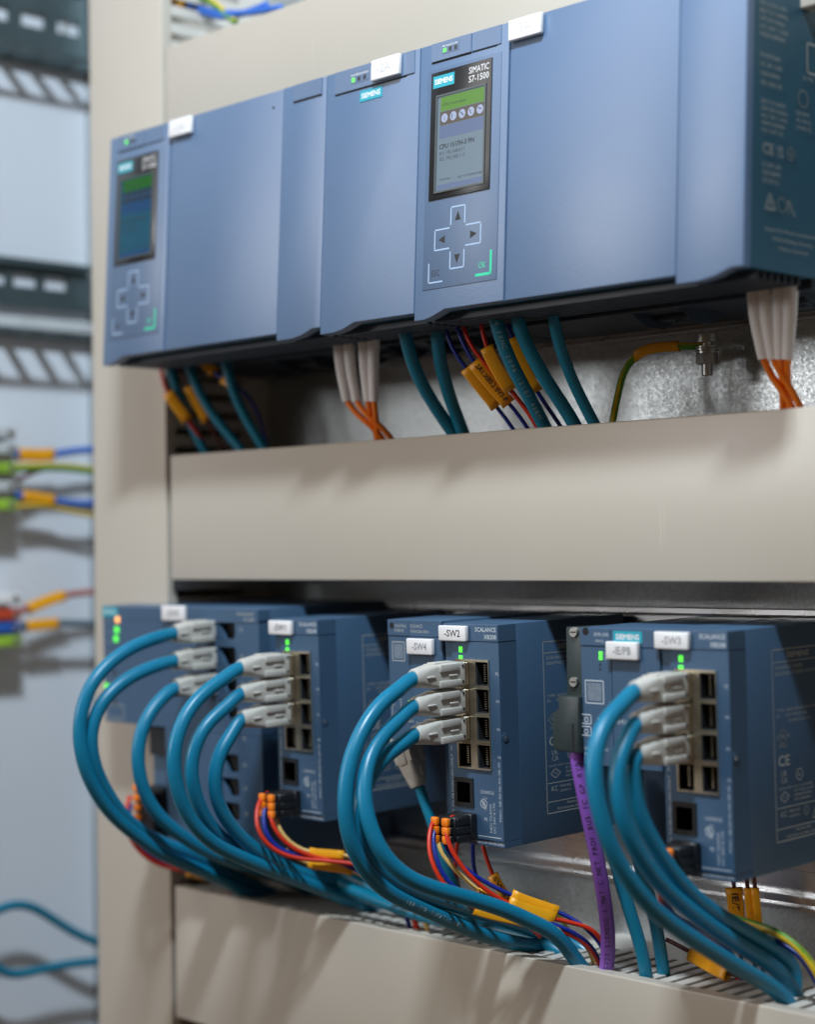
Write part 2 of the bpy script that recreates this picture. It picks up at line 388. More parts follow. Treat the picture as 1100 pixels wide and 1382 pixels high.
# ------------------------------------------------------------------ controllers
FP = Frame((0, 0.8136, 14.7), (1, 0, 0), (0, -0.0553, -0.9985), (0, -0.9985, 0.0553))
HP = 14.72
FS = Frame((49.5, 0.8, 14.7), (0, 1, 0), (0, 0, -1), (1, 0, 0))
def white_label(parent, F, u0, u1, v0, v1, w, s, ink=INK):
    b = N(); box(b, F, u0, u1, v0, v1, w, w+.28, .07, 3); p = O('label_plate', b, WHITE, parent, smooth=True)
    b = N(); text(b, F, s, (u0+u1)/2+.05, (v0+v1)/2+(v1-v0)*.2, w+.286, (v1-v0)*.44, align='C', width=(u1-u0)*.56, bold=.006)
    O('lettering', b, ink, p, fix=False)
def body_plc(t, u0, u1):
    yb = YB-1.3
    b = N()
    # main block tapering back, dark base below
    F0 = WORLD
    pf = [FP.P(0, .12, -.55), FP.P(0, HP-.45, -.55)]
    t_ = N()
    a = [V((u0+.02, pf[0].y, pf[0].z)), V((u0+.02, pf[1].y, pf[1].z)), V((u0+.02, yb, .30)), V((u0+.02, yb, 14.5))]
    c = [V((u1-.02, q.y, q.z)) for q in a]
    A = [t_.verts.new(q) for q in a]; B = [t_.verts.new(q) for q in c]
    t_.faces.new(A); t_.faces.new(B)
    for i in range(4): t_.faces.new((A[i], A[(i+1) % 4], B[(i+1) % 4], B[i]))
    merge(b, t_)
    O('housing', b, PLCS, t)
    # ribbed dark underside with clip
    b = N()
    for k in range(7):
        y0 = 1.2+k*.55
        box(b, WORLD, u0+.15, u1-.15, -.35, .02, -y0-.28, -y0, .03, 1)
    box(b, WORLD, u0+.1, u1-.1, -.4, .12, -12.6, -5.6, .06, 2)
    for uc in ([u0+(u1-u0)*.5] if u1-u0 < 10 else [u0+11.4, u0+18.5]):
        box(b, WORLD, uc-1.2, uc+1.2, .1, .42, -9.2, -7.6, .08, 2)
        cyl(b, (uc, 8.4, -.05), (0, 0, -1), .55, .5, 18, .45)
        prism(b, Frame((uc-1.6, 0, 0), (0, 1, 0), (0, 0, -1), (1, 0, 0)), [(6.0, .1), (9.8, .1), (8.6, .75), (7.4, .75)], 0, .18)
        prism(b, Frame((uc+1.4, 0, 0), (0, 1, 0), (0, 0, -1), (1, 0, 0)), [(6.0, .1), (9.8, .1), (8.6, .75), (7.4, .75)], 0, .18)
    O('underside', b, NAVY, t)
def panel(bm, u0, u1, tab=None, top=0.0, w0=-.6, w1=0.0, g=0.03):
    """front panel with a lower hanging tab at its left end"""
    vb = HP-.42
    if tab: poly = [(u0+g, top), (u1-g, top), (u1-g, vb), (u0+tab+.9, vb), (u0+tab, HP-.12), (u0+tab*.6, HP), (u0+g, HP)]
    else: poly = [(u0+g, top), (u1-g, top), (u1-g, vb), (u0+g, vb)]
    prism(bm, FP, poly, w0, w1, .05)
def strip(bm, u0, u1, v0, v1): box(bm, FP, u0, u1, v0, v1, 0, .06, .02, 1)

def cpu(u0, label, tagtext, bright):
    t = E('controller', label, 'controller', (u0+10.5, 7, 0), 'tall controllers on the upper rail')
    body_plc(t, u0, u0+21)
    D = u0-28.5                                     # features measured on the right-hand controller
    R = lambda *a: tuple(q+(D if i < 2 else 0) for i, q in enumerate(FP.rect(*a)))
    U = lambda x, y: (FP.uv(x, y)[0]+D, FP.uv(x, y)[1])
    ua, ub = u0+6.45, u0+17.2
    b = N(); panel(b, u0, ua, 1.35); fp = O('front_panel', b, PLC, t, smooth=True)
    b = N(); panel(b, ua, ub, None, w1=-.06); O('front_flap', b, PLC, t, smooth=True)
    b = N(); panel(b, ub, u0+21, 2.2, w1=-.02); O('side_cover', b, PLC, t, smooth=True)
    # header strips
    b = N(); k0, k1 = u0+.9, u0+5.9
    box(b, FP, k0, k0+2.9, .02, 1.02, -.02, .07, .02, 1); box(b, FP, k0+2.95, k1, .02, 1.02, -.02, .05, .02, 1)
    hs = O('label_strip', b, PLC, t)
    b = N(); box(b, FP, k0, k0+2.9, 1.02, 1.10, -.02, .012); box(b, FP, k0+2.95, k1-.3, 1.02, 1.08, -.02, .012); O('shadow_gap', b, HOLE, hs)
    # keypad plate
    pl = U(568, 92)[0]; pr = U(680, 70)[0]
    pl, pr = u0+.62, u0+5.95; pt, pb = 1.42, HP-1.55
    b = N(); box(b, FP, pl, pr, pt, pb, -.02, .035, .03, 2); kp = O('keypad_plate', b, PLCD, t, smooth=True)
    # display
    bl, br_, bt, bb = u0+.95, u0+5.35, 1.62, 8.45
    b = N(); box(b, FP, bl, br_, bt, bb, .0, .09, .03, 2); dz = O('display', b, BEZ, t, smooth=True)
    sl, sr, st, sb = bl+.55, br_-.45, bt+1.38, bb-.42
    b = N(); plate(b, FP, sl-.10, sr+.10, st-.10, sb+.10, .085, .15, [(sl, sr, st, sb)]); O('screen_frame', b, mat('glass_edge', (.10, .11, .11), .15, var=0), dz)
    W = .093
    b = N(); quad(b, FP, sl, sr, st, sb, W); screen = O('screen', b, SCREEN[bright][0], dz, fix=False)
    h = sb-st
    b = N(); quad(b, FP, sl+.22, sr-.02, st+.05, st+h*.16, W+.002); O('header_bar', b, SCREEN[bright][1], screen, fix=False)
    b = N(); quad(b, FP, sl+.20, sr-.02, st+h*.165, st+h*.31, W+.002); O('icon_bar', b, SCREEN[bright][2], screen, fix=False)
    b = N(); quad(b, FP, sl+.18, sr-.02, st+h*.315, st+h*.45, W+.002); O('title_bar', b, SCREEN[bright][3], screen, fix=False)
    b = N(); quad(b, FP, sl+.1, sr-.02, sb-.32, sb-.04, W+.002); O('footer_bar', b, SCREEN[bright][3], screen, fix=False)
    b = N(); n = 5
    for i in range(n): disc(b, FP, sl+.52+i*.64, st+h*.235, .24, W+.004, 18)
    O('icon', b, SCREEN[bright][4], screen, fix=False)
    b = N()
    text(b, FP, 'i', sl+.52, st+h*.235+.11, W+.006, .2, align='C')
    for i, q in enumerate(((-.1, .1), (.1, .1), (0, .1), (.08, 0))): stroke(b, FP, [(sl+1.16+i*.64-.1, st+h*.235-.1), (sl+1.16+i*.64+q[0], st+h*.235+q[1])], .05, W+.006)
    text(b, FP, 'CPU 1517H-3 PN', sl+.2, st+h*.56, W+.004, .25, width=2.5, bold=.008)
    text(b, FP, 'X1: 192.168.0.11', sl+.2, st+h*.625, W+.004, .19, width=1.8)
    text(b, FP, 'X2: 192.168.1.11', sl+.2, st+h*.685, W+.004, .19, width=1.85)
    text(b, FP, 'Overview', sl+.25, st+h*.895, W+.004, .14, width=.8)
    text(b, FP, '6ES7 517-3HP00-0AB0', sr-.06, st+h*.905, W+.004, .12, width=1.75, align='R')
    text(b, FP, 'CPU overview', sl+.35, st+h*.11, W+.004, .16, width=1.7)
    O('lettering', b, SCREEN[bright][5], screen, fix=False)
    b = N(); box(b, FP, bl+.17, bl+1.72, bt+.22, bt+.86, .09, .097, 0); lg = O('logo_plate', b, LOGO, dz)
    b = N(); text(b, FP, 'SIEMENS', bl+.945, bt+.66, .1, .27, width=1.3, align='C', bold=.012); O('lettering', b, WHITE, lg, fix=False)
    b = N(); text(b, FP, 'SIMATIC', br_-.2, bt+.56, .095, .34, width=1.42, align='R'); text(b, FP, 'S7-1500', br_-.2, bt+1.02, .095, .34, width=1.42, align='R'); O('lettering', b, WHITE, dz, fix=False)
    # keys
    kc, kv = u0+3.12, 10.62
    b = N(); w_ = .038; g = .5; th = .075
    stroke(b, FP, [(kc-g, kv-.72), (kc-g, kv-1.62), (kc+g, kv-1.62), (kc+g, kv-.72)], th, w_)
    stroke(b, FP, [(kc-g, kv+.74), (kc-g, kv+1.62), (kc+g, kv+1.62), (kc+g, kv+.74)], th, w_)
    stroke(b, FP, [(kc-g-.12, kv-.55), (kc-1.65, kv-.55), (kc-1.65, kv+.52), (kc-g-.12, kv+.52)], th, w_)
    stroke(b, FP, [(kc+g+.12, kv-.55), (kc+1.65, kv-.55), (kc+1.65, kv+.52), (kc+g+.12, kv+.52)], th, w_)
    ev = pb-.35; eu = pl+.45
    stroke(b, FP, [(eu, ev-1.0), (eu, ev), (eu+1.0, ev)], th, w_)
    O('key_outline', b, KEYW, kp, fix=False)
    b = N(); a = .21
    for (du, dv, pts) in ((0, -1.1, [(-a, a), (a, a), (0, -1.3*a)]), (0, 1.12, [(-a, -a), (a, -a), (0, 1.3*a)]), (-1.12, 0, [(a, -a), (a, a), (-1.3*a, 0)]), (1.12, 0, [(-a, -a), (-a, a), (1.3*a, 0)])):
        b.faces.new([b.verts.new(FP.P(kc+du+p, kv+dv+q, w_)) for p, q in pts])
    text(b, FP, 'ESC', eu+.22, ev-.32, w_, .33, width=.6)
    O('key_arrow', b, INK, kp, fix=False)
    b = N(); ou = pr-.42
    stroke(b, FP, [(ou, ev-1.15), (ou, ev-.02), (ou-1.0, ev-.02)], .14, w_); text(b, FP, 'OK', ou-.35, ev-.35, w_, .33, width=.5, align='R')
    O('key_outline', b, KEYG, kp, fix=False)
    # status leds
    b = N(); box(b, FP, u0+1.72, u0+2.95, .18, .72, .07, .085, .01, 1); lp = O('status_panel', b, PLCD, t)
    b = N(); box(b, FP, u0+1.80, u0+2.02, .44, .64, .085, .10); O('status_light', b, LEDG, lp)
    for k in (1, 2):
        b = N(); box(b, FP, u0+1.80+k*.4, u0+2.0+k*.4, .42, .64, .085, .10); O('status_light', b, LEDX, lp)
    b = N(); text(b, FP, 'RUN/STOP', u0+1.75, .36, .088, .11, width=1.1); O('lettering', b, WHITE, lp, fix=False)
    white_label(t, FP, u0+6.55, u0+8.75, .05, 1.12, -.03, tagtext, FAINT)
    b = N(); cyl(b, FP.P(u0+16.3, .95, -.1), FP.W, .09, .055, 10); O('pin_hole', b, HOLE, t)
    return t
SCREEN = {
 1: [scr('lcd_pale', (.19, .27, .34), .45), scr('lcd_green', (.09, .25, .03), .7), scr('lcd_brown', (.10, .085, .07), .6), scr('lcd_blue', (.13, .19, .34), .5), scr('lcd_icon', (.36, .42, .60), .7), mat('lcd_ink', (.015, .02, .03), .5, var=0)],
 0: [scr('dim_lcd_teal', (.005, .07, .12), .8), scr('dim_lcd_green', (.008, .10, .01), .8), scr('dim_lcd_navy', (.006, .025, .05), .8), scr('dim_lcd_blue', (.006, .05, .14), .8), scr('dim_lcd_icon', (.02, .05, .10), .8), mat('dim_lcd_ink', (.004, .01, .02), .5, var=0)]}
c1 = cpu(0, 'blue grey controller at the left end of the upper row with a dim dark display', '-1A1', 0)
c2 = cpu(28.5, 'blue grey controller with a brightly lit display, right of the power supply', '-3A1', 1)
# printing on the right side of controller two
b = N()
rows = [(7.2, .2, 4.5), (.62, .62, 3.6)]
def block(F, u, v, n, h, wd, lh, words):
    for i in range(n): text(b, F, words[i % len(words)], u, v+i*lh, .03, h, width=wd*(1-.22*random.random()))
wds = ['CPU 1517H-3 PN', '6ES7 517-3HP00', 'SVP JM123456', 'DC 24V 1.55A', 'MADE IN GERMANY', 'IND. CONT. EQ.', 'FOR HAZ. LOC.', 'CLASS I DIV 2 ABCD']
text(b, FS, 'SIEMENS', .9, .15, .03, .36, width=2.5); text(b, FS, 'SIMATIC S7-1500', .75, 1.05, .03, .26, width=2.6)
block(FS, .8, 2.2, 5, .2, 2.3, .36, wds); block(FS, .8, 4.6, 4, .2, 1.7, .42, wds[2:]); block(FS, .8, 6.7, 5, .18, 2.1, .33, wds[1:])
text(b, FS, 'CE', .85, 9.0, .03, .5, width=.85); text(b, FS, 'UK', 2.0, 8.75, .03, .26); text(b, FS, 'CA', 2.0, 9.05, .03, .26); ring(b, FS, 3.1, 8.75, .28, .06, .03); text(b, FS, 'UL', 3.1, 8.84, .03, .18, align='C')
block(FS, .8, 9.6, 3, .2, 1.5, .36, wds[3:]); stroke(b, FS, [(.95, 11.5), (1.35, 10.8), (1.75, 11.5), (.95, 11.5)], .07, .03); text(b, FS, '!', 1.35, 11.42, .03, .35, align='C', bold=.01)
ring(b, FS, 2.3, 11.2, .32, .06, .03); stroke(b, FS, [(2.8, 11.5), (2.8, 10.9), (3.3, 11.6)], .06, .03)
outline(b, FS, 4.6, 6.0, 3.3, 4.7, .1, .03); ring(b, FS, 4.2, 6.0, .4, .07, .03); block(FS, 3.6, 6.8, 3, .18, 1.4, .34, wds[4:]); text(b, FS, 'X1 PN', 4.2, 5.1, .03, .22)
text(b, FS, 'Siemens AG, Werner-von-Siemens-Str. 1', .9, 12.5, .03, .16, width=4.6); text(b, FS, '92224 Amberg, Germany', 1.5, 12.9, .03, .16, width=3.3); text(b, FS, 'Made in Germany', 2.0, 13.3, .03, .16, width=2.4)
O('lettering', b, PRINTD, c2, fix=False)

# power supply module
t = E('power_supply', 'plain blue grey power supply module with a teal logo between the two controllers', 'power supply', (24.75, 7, 0))
body_plc(t, 21, 28.5)
b = N(); panel(b, 21, 28.5, 1.9); O('front_panel', b, PLC, t, smooth=True)
b = N(); box(b, FP, 21.75, 28.1, .02, 1.28, -.02, .06, .02, 1); hs = O('label_strip', b, PLC, t)
b = N(); box(b, FP, 21.75, 27.5, 1.28, 1.36, -.02, .012); O('shadow_gap', b, HOLE, hs)
r_ = FP.rect(485, 121, 516, 133); ul, ur, vl = FP.uv(486, 130)[0], FP.uv(516, 126)[0], FP.uv(501, 127)[1]
b = N(); box(b, FP, ul, ur, vl-.31, vl+.31, 0, .03, .01, 1); lg = O('logo_plate', b, LOGO, t)
b = N(); text(b, FP, 'SIEMENS', (ul+ur)/2, vl+.13, .034, .28, width=(ur-ul)*.84, align='C', bold=.012); O('lettering', b, WHITE, lg, fix=False)
b = N(); box(b, FP, 23.1, 24.55, .3, .95, .06, .075, .01, 1); lp = O('status_panel', b, PLCD, t)
for k, m_ in enumerate((LEDG, LEDX, LEDX)):
    b = N(); box(b, FP, 23.18+k*.46, 23.4+k*.46, .62, .85, .075, .09); O('status_light', b, m_, lp)
b = N(); text(b, FP, 'RUN ERROR MAINT', 23.12, .52, .078, .12, width=1.4); O('lettering', b, WHITE, lp, fix=False)
white_label(t, FP, 24.95, 27.15, .05, 1.2, .05, '-2A1', FAINT)
# blank strip on the narrow cover of controller one
for cc, uu in ((c1, 17.2), (c2, 45.7)):
    b = N(); box(b, FP, uu+.95, uu+3.4, .02, .98, -.02, .05, .02, 1); hs = O('label_strip', b, PLC, cc)
    b = N(); box(b, FP, uu+.95, uu+3.4, .98, 1.06, -.02, .01); O('shadow_gap', b, HOLE, hs)

# ------------------------------------------------------------------ switches
VD = (0, 0.021, -1); WD = (0, -1, -0.021)
def swframe(xr, wdt=4.05, zt=-16.05, y=2.4): return Frame((xr-wdt, y, zt), (1, 0, 0), VD, WD)
F2 = swframe(32.05)
SWX = {'sw1': 17.85, 'sw2': 32.05, 'sw3': 46.62}
LC = F2.uv(629.5, 1021)[0]; RC = F2.uv(655, 1021)[0]
ROWS = [F2.uv(655, y)[1] for y in (909.5, 946.5, 984, 1021.5)]
HH = 0.62; HW = 0.45
def port_fill(t, F, u, v, hw, hh, depth, contacts=True):
    b = N()
    for (a, c, e, f) in ((u-hw, u-hw+.03, v-hh, v+hh), (u+hw-.03, u+hw, v-hh, v+hh), (u-hw, u+hw, v-hh, v-hh+.03), (u-hw, u+hw, v+hh-.03, v+hh)): box(b, F, a+.004, c-.004, e+.004, f-.004, -depth+.06, -.02)
    box(b, F, u-hw+.004, u+hw-.004, v-hh+.004, v+hh-.004, -depth+.002, -depth+.06)
    p = O('port', b, HOLE, t)
    if contacts:
        b = N()
        for k in range(8): box(b, F, u-.16, u-.02, v-.42+k*.12-.026, v-.42+k*.12+.026, -.30, -.24)
        q = O('contacts', b, NICKEL, p)
def switch(key, label, tagtext, ink):
    xr = SWX[key]; F = swframe(xr); W = 4.05; H = 11.72; D = 1.4
    FSd = Frame(F.P(W, 0, 0), -F.W, F.V, (1, 0, 0))
    t = E('network_switch', label, 'network switch', (xr-W/2, 8, -27.8), 'narrow eight port switches')
    b = N()
    box(b, F, 0, W, 0, H, -10.4, -D, .05, 2)
    hous = O('housing', b, SWP, t, smooth=True)
    holes = [(LC-HW, LC+HW, v-HH, v+HH) for v in ROWS]+[(RC-HW, RC+HW, v-HH, v+HH) for v in ROWS]
    cu = F2.rect(616, 1051, 638, 1087)
    holes.append(cu)
    # front plate, left strip stepped back
    b = N(); plate(b, F, .62, W-.02, .95, H-.35, -D, 0, holes)
    box(b, F, 0.01, .58, .95, H-1.1, -D, -.12, .03, 1)
    box(b, F, 0.01, W-.02, 0.01, .93, -D, .03, .04, 2)
    box(b, F, .62, W-.02, H-.34, H-.005, -D, -.06, .03, 1)
    fp = O('front_panel', b, SWP, t)
    # nickel shield frame proud of the panel
    b = N(); s0, s1 = LC-HW-.11, RC+HW+.03; q0, q1 = ROWS[0]-HH-.12, ROWS[-1]+HH+.08
    plate(b, F, s0, s1, q0, q1, .002, .10, holes[:8]); O('port_shield', b, NICKEL, t)
    for c, col in ((LC, 0), (RC, 1)):
        for i, v in enumerate(ROWS): port_fill(t, F, c, v, HW, HH, D, True)
    u, v = (cu[0]+cu[1])/2, (cu[2]+cu[3])/2
    port_fill(t, F, u, v, (cu[1]-cu[0])/2, (cu[3]-cu[2])/2, D, False)
    b = N(); plate(b, F, cu[0]-.12, cu[1]+.12, cu[2]-.12, cu[3]+.12, .002, .07, [(cu[0]+.1, cu[1]-.1, cu[2]+.12, cu[3]-.12)]); O('port_frame', b, BLACK, t)
    # leds
    l = F2.uv(622, 876.5)
    b = N(); box(b, F, l[0]-.12, l[0]+.12, l[1]-.15, l[1]+.15, 0, .03); O('status_light', b, LEDG, t)
    b = N(); box(b, F, LC-.32, LC-.06, ROWS[0]-HH-.30, ROWS[0]-HH-.13, 0, .04); O('status_light', b, LEDG, t)
    # print
    b = N(); R = W-.12
    text(b, F, 'SCALANCE', R-.02, .40, .036, .23, width=1.5, align='R', bold=.006); text(b, F, 'XB208', R-.02, .78, .036, .23, width=.88, align='R', bold=.006)
    for i, v in enumerate(ROWS): text(b, F, 'P%d' % (2*i+2), R+.04, v+.05, .004, .15, align='R', width=.2)
    text(b, F, 'CONSOLE', RC-.42, cu[2]+.62, .004, .17, width=.98)
    ring(b, F, RC-.2, cu[2]+1.15, .23, .05, .004); stroke(b, F, [(RC-.35, cu[2]+1.0), (RC-.05, cu[2]+1.3)], .06, .004); outline(b, F, RC-.27, RC-.13, cu[2]+1.02, cu[2]+1.28, .03, .005)
    text(b, F, 'P1 TO P8 P/GN LAN ONLY', .36, H-1.5, -.116, .16, width=3.2, rot=90); text(b, F, 'P1', .36, ROWS[3]-.2, -.116, .16, rot=90)
    text(b, F, 'MAC: 08-00-06-9A-2B-40', R-.02, H-1.4, .004, .15, width=3.1, rot=90)
    text(b, F, 'NEC CLASS2', R-.72, H-.75, .004, .15, width=1.5, rot=90); text(b, F, 'DC 24V 0.17A', R-.46, H-.75, .004, .15, width=1.6, rot=90)
    for k, s in enumerate(('L+', 'M', 'FE')): text(b, F, s, R-1.25, H-2.45+k*.55, .004, .17)
    stroke(b, F, [(R-1.7, H-.52), (R-.1, H-.52)], .05, .004)
    text(b, F, '6GK5208-0BA00-2AB2', R+.04, H-.12, -.056, .15, width=2.0, align='R', bold=.004); text(b, F, 'POWER', RC-1.3, H-.12, -.056, .13, width=.55)
    O('lettering', b, PRINT, t, fix=False)
    # side print: framed data block
    b = N(); u0 = FSd.uv(733, 880)[0]-(0 if key == 'sw2' else 0)
    if key != 'sw2': u0 = SIDEU[0]
    else: SIDEU.append(u0)
    w_ = .006; u1, v0, v1 = u0+4.55, 1.15, 10.35
    outline(b, FSd, u0, u1, v0, v1, .05, w_); stroke(b, FSd, [(u0, v0+.6), (u1, v0+.6)], .04, w_)
    for v in (8.75, 9.75): stroke(b, FSd, [(u0, v), (u1, v)], .04, w_)
    text(b, FSd, 'SIEMENS', u0+1.25, v0+.42, w_, .26, width=1.9, bold=.01)
    text(b, FSd, 'SCALANCE XB208', u0+.25, v0+.95, w_, .17, width=2.3); text(b, FSd, 'INDUSTRIAL ETHERNET SWITCH', u0+.25, v0+1.25, w_, .17, width=3.4)
    text(b, FSd, 'TYPE  6GK5208-0BA00-2AB2', u0+.25, 4.15, w_, .15, width=3.6); text(b, FSd, 'FS     THT MUST BE', u0+.25, 4.42, w_, .15, width=2.6); text(b, FSd, '10 24V DC 0.17A', u0+1.25, 4.69, w_, .15, width=1.9)
    ring(b, FSd, u0+.72, 5.35, .32, .06, w_); text(b, FSd, 'UL', u0+.72, 5.43, w_, .22, align='C'); text(b, FSd, 'c', u0+.24, 5.4, w_, .2); text(b, FSd, 'us', u0+1.1, 5.4, w_, .2); text(b, FSd, 'LISTED', u0+.42, 5.85, w_, .11, width=.6)
    text(b, FSd, 'CE', u0+.3, 6.75, w_, .5, width=.95, bold=.012); text(b, FSd, 'UK', u0+.5, 7.25, w_, .26, width=.5); text(b, FSd, 'CA', u0+.5, 7.58, w_, .26, width=.5)
    ring(b, FSd, u0+2.05, 7.3, .3, .05, w_, 6); text(b, FSd, 'Ex', u0+2.05, 7.39, w_, .2, align='C')
    text(b, FSd, 'Gen.Pt. IND. Cont. Eq. E240480', u0+.25, 7.9-.02, w_, .11, width=2.9)
    stroke(b, FSd, [(u0+.35, 8.25), (u0+.75, 7.99), (u0+1.15, 8.25), (u0+.75, 8.51), (u0+.35, 8.25)], .045, w_); text(b, FSd, 'TUV', u0+.75, 8.31, w_, .13, align='C')
    for k in range(3): text(b, FSd, ('II 3 G Ex ec IIC', 'DEMKO 07 ATEX', 'KCC-REM-S49')[k], u0+1.6, 8.1+k*.22, w_, .13, width=1.7-.2*k)
    ring(b, FSd, u0+2.55, 9.1, .22, .045, w_); text(b, FSd, 'C', u0+2.55, 9.19, w_, .2, align='C'); text(b, FSd, 'KC', u0+.4, 9.2, w_, .28); text(b, FSd, 'MSIP-REI', u0+1.1, 9.05, w_, .13, width=.9); text(b, FSd, 'S49SWITCH', u0+1.1, 9.3, w_, .13, width=.9)
    stroke(b, FSd, [(u0+3.1, 9.55), (u0+3.4, 9.0), (u0+3.7, 9.55), (u0+3.1, 9.55)], .05, w_)
    text(b, FSd, 'Siemens AG', u0+1.6, 9.98, w_, .15, width=1.3); text(b, FSd, '76181 Karlsruhe, Made in Germany', u0+.8, 10.24, w_, .15, width=3.0)
    O('lettering', b, PRINTD, hous, fix=False)
    hc = FSd.uv(683, 995) if key == 'sw2' else SIDEU[1]
    if key == 'sw2': SIDEU.append(hc)
    b = N(); cyl(b, FSd.P(hc[0], hc[1], -.02), FSd.W, .24, .035, 20); sk = O('side_screw', b, SWP, t, smooth=True)
    b = N(); cyl(b, FSd.P(hc[0], hc[1], .012), FSd.W, .11, .04, 14, .05); O('screw_head', b, ALU, sk, smooth=True)
    lb = F2.rect(597, 843, 634, 866)
    white_label(t, F, lb[0]-.02, lb[1], lb[2]+.02, lb[3]-.02, .05, tagtext, ink)
    return t, F
SIDEU = []
sw2, _f = switch('sw2', 'narrow blue switch tagged -SW2, the sharpest in the picture, left of the purple cable', '-SW2', INK)
sw1, F1 = switch('sw1', 'narrow blue switch tagged -SW1, standing between the wide switch and the one tagged -SW4', '-SW1', INK)
sw3, F3 = switch('sw3', 'narrow blue switch tagged -SW3 at the right end of the lower row, nearest and blurred', '-SW3', INKG)

# devices with an overhanging head: wide left switch, SW4, IE/PB
def head_device(name, label, cat, x0, wd, zt, hh, H, logo, y=2.4):
    F = Frame((x0, y, zt), (1, 0, 0), VD, WD)
    t = E(name, label, cat, (x0+wd/2, 8, zt-H))
    b = N(); box(b, F, 0, wd, 0, hh, -10.6, -.25, .05, 2); box(b, F, .02, wd-.02, hh+.01, H, -10.6, -5.2, .05, 1)
    O('housing', b, SWP, t, smooth=True)
    return t, F
# wide switch on the left
FA = Frame((-3.75, 2.4, -15.52), (1, 0, 0), VD, WD)
tA = E('network_switch', 'wide blue switch with an orange light, at the left end of the lower row', 'network switch', (4, 8, -31))
WA = 16.2; HA = 7.65
b = N(); box(b, FA, 0, WA, 0, HA, -10.6, -.9, .05, 2)
box(b, FA, 4.0, WA, HA+.01, 15.3, -10.6, -.9, .05, 2)
O('housing', b, SWP, tA, smooth=True)
pc = FA.uv(306, 880)[0]; pv = [FA.uv(306, y)[1] for y in (850, 886, 922, 958, 995, 1030, 1062, 1095)]
plc_ = FA.uv(266, 880)[0]-.0
holesA = [(pc-.84, pc+.84, v-.58, v+.58) for v in pv]
b = N(); box(b, FA, 0.01, 2.55, .02, HA, -.9, -.02, .04, 2)
plate(b, FA, 2.6, WA-.01, .9, HA, -.9, 0, [h for h in holesA if h[3] < HA]); box(b, FA, 2.6, WA-.01, .02, .88, -.9, .03, .04, 2)
plate(b, FA, 6.6, WA-.01, HA+.02, 15.3, -.9, 0, [h for h in holesA if h[2] > HA])
O('front_panel', b, SWP, tA)
for h in holesA:
    if h[2] < HA < h[3]: continue
    u, v = (h[0]+h[1])/2, (h[2]+h[3])/2
    b = N(); box(b, FA, h[0]+.004, h[1]-.004, h[2]+.004, h[3]-.004, -.9, -.5); O('port', b, HOLE, tA)
    b = N(); prism(b, FA, [(u-.83, v-.42), (u-.22, v+.57), (u-.83, v+.57)], -.3, -.06); prism(b, FA, [(u+.83, v-.57), (u+.83, v-.2), (u+.62, v-.57)], -.3, -.06); prism(b, FA, [(u+.83, v+.57), (u+.62, v+.57), (u+.83, v+.25)], -.3, -.06)
    O('port_shutter', b, SWP, tA)
b = N(); box(b, FA, .05, 1.75, .08, .72, -.02, .02, .01, 1); lg = O('logo_plate', b, LOGO, tA)
b = N(); text(b, FA, 'SIEMENS', .9, .52, .024, .27, width=1.4, align='C'); O('lettering', b, WHITE, lg, fix=False)
for (px, py, m_) in ((158, 836, LEDO), (157, 850, LEDG), (156, 862, LEDG), (134, 926, LEDG)):
    u, v = FA.uv(px, py); u = max(u, .3)
    b = N(); box(b, FA, u-.2, u+.2, v-.2, v+.2, -.02, .02); O('status_light', b, m_, tA)
for k in range(9):
    if k in (0, 1, 2): continue
    b = N(); box(b, FA, 1.0, 1.3, .95+k*.66, 1.2+k*.66, -.02, .01); O('status_light', b, LEDX, tA)
b = N()
text(b, FA, 'SCALANCE', WA-.4, .42, .036, .22, width=1.6, align='R'); text(b, FA, 'XC208', WA-.4, .75, .036, .22, width=1, align='R')
for i, v in enumerate(pv): text(b, FA, 'P%d' % (i+1), pc+1.3, v+.1, .004, .24)
for k in range(9): text(b, FA, 'P%d' % (k+1), .55, 1.15+k*.66, -.016, .16)
outline(b, FA, .3, 2.1, 6.5, 7.4, .05, -.016)
O('lettering', b, PRINTD, tA, fix=False)
lb = FA.rect(222, 817, 253, 838); white_label(tA, FA, lb[0], lb[1], lb[2], lb[3], .03, '-SW5', INKG)
b = N(); box(b, FA, 4.3, 6.5, HA+.15, 9.6, -.9, -.4, .03, 1); box(b, FA, 4.25, 6.5, 11.6, 14.6, -.9, .3, .05, 1); O('lower_block', b, BLACK, tA)

# SW4
F4 = Frame((23.66, 2.4, -15.92), (1, 0, 0), VD, WD)
t4 = E('network_switch', 'blue switch tagged -SW4, partly hidden behind the looped cables of the switch tagged -SW2', 'network switch', (26.5, 8, -27.5))
H4 = 6.7; W4 = 4.25
b = N(); box(b, F4, 0, W4, 0, H4, -10.6, -.3, .05, 2); box(b, F4, .1, W4, H4+.01, 11.4, -10.6, -4.2, .05, 1); O('housing', b, SWP, t4, smooth=True)
b = N(); box(b, F4, .01, 1.72, .92, H4-.01, -.3, -.02, .03, 1); box(b, F4, 1.76, W4-.01, .92, H4-.01, -.3, .02, .03, 1); box(b, F4, .01, 1.72, .01, .9, -.3, .02, .03, 1); box(b, F4, 1.76, W4-.01, .01, .9, -.3, .05, .03, 1)
O('front_panel', b, SWP, t4)
b = N(); u, v = F4.uv(529, 844); cyl(b, F4.P(u, v, 0), F4.W, .17, .03, 14); O('pin_hole', b, HOLE, t4)
u, v = F4.uv(553.5, 949)
b = N(); box(b, F4, u-.1, u+.1, v-.14, v+.14, 0, .04); O('status_light', b, LEDG, t4)
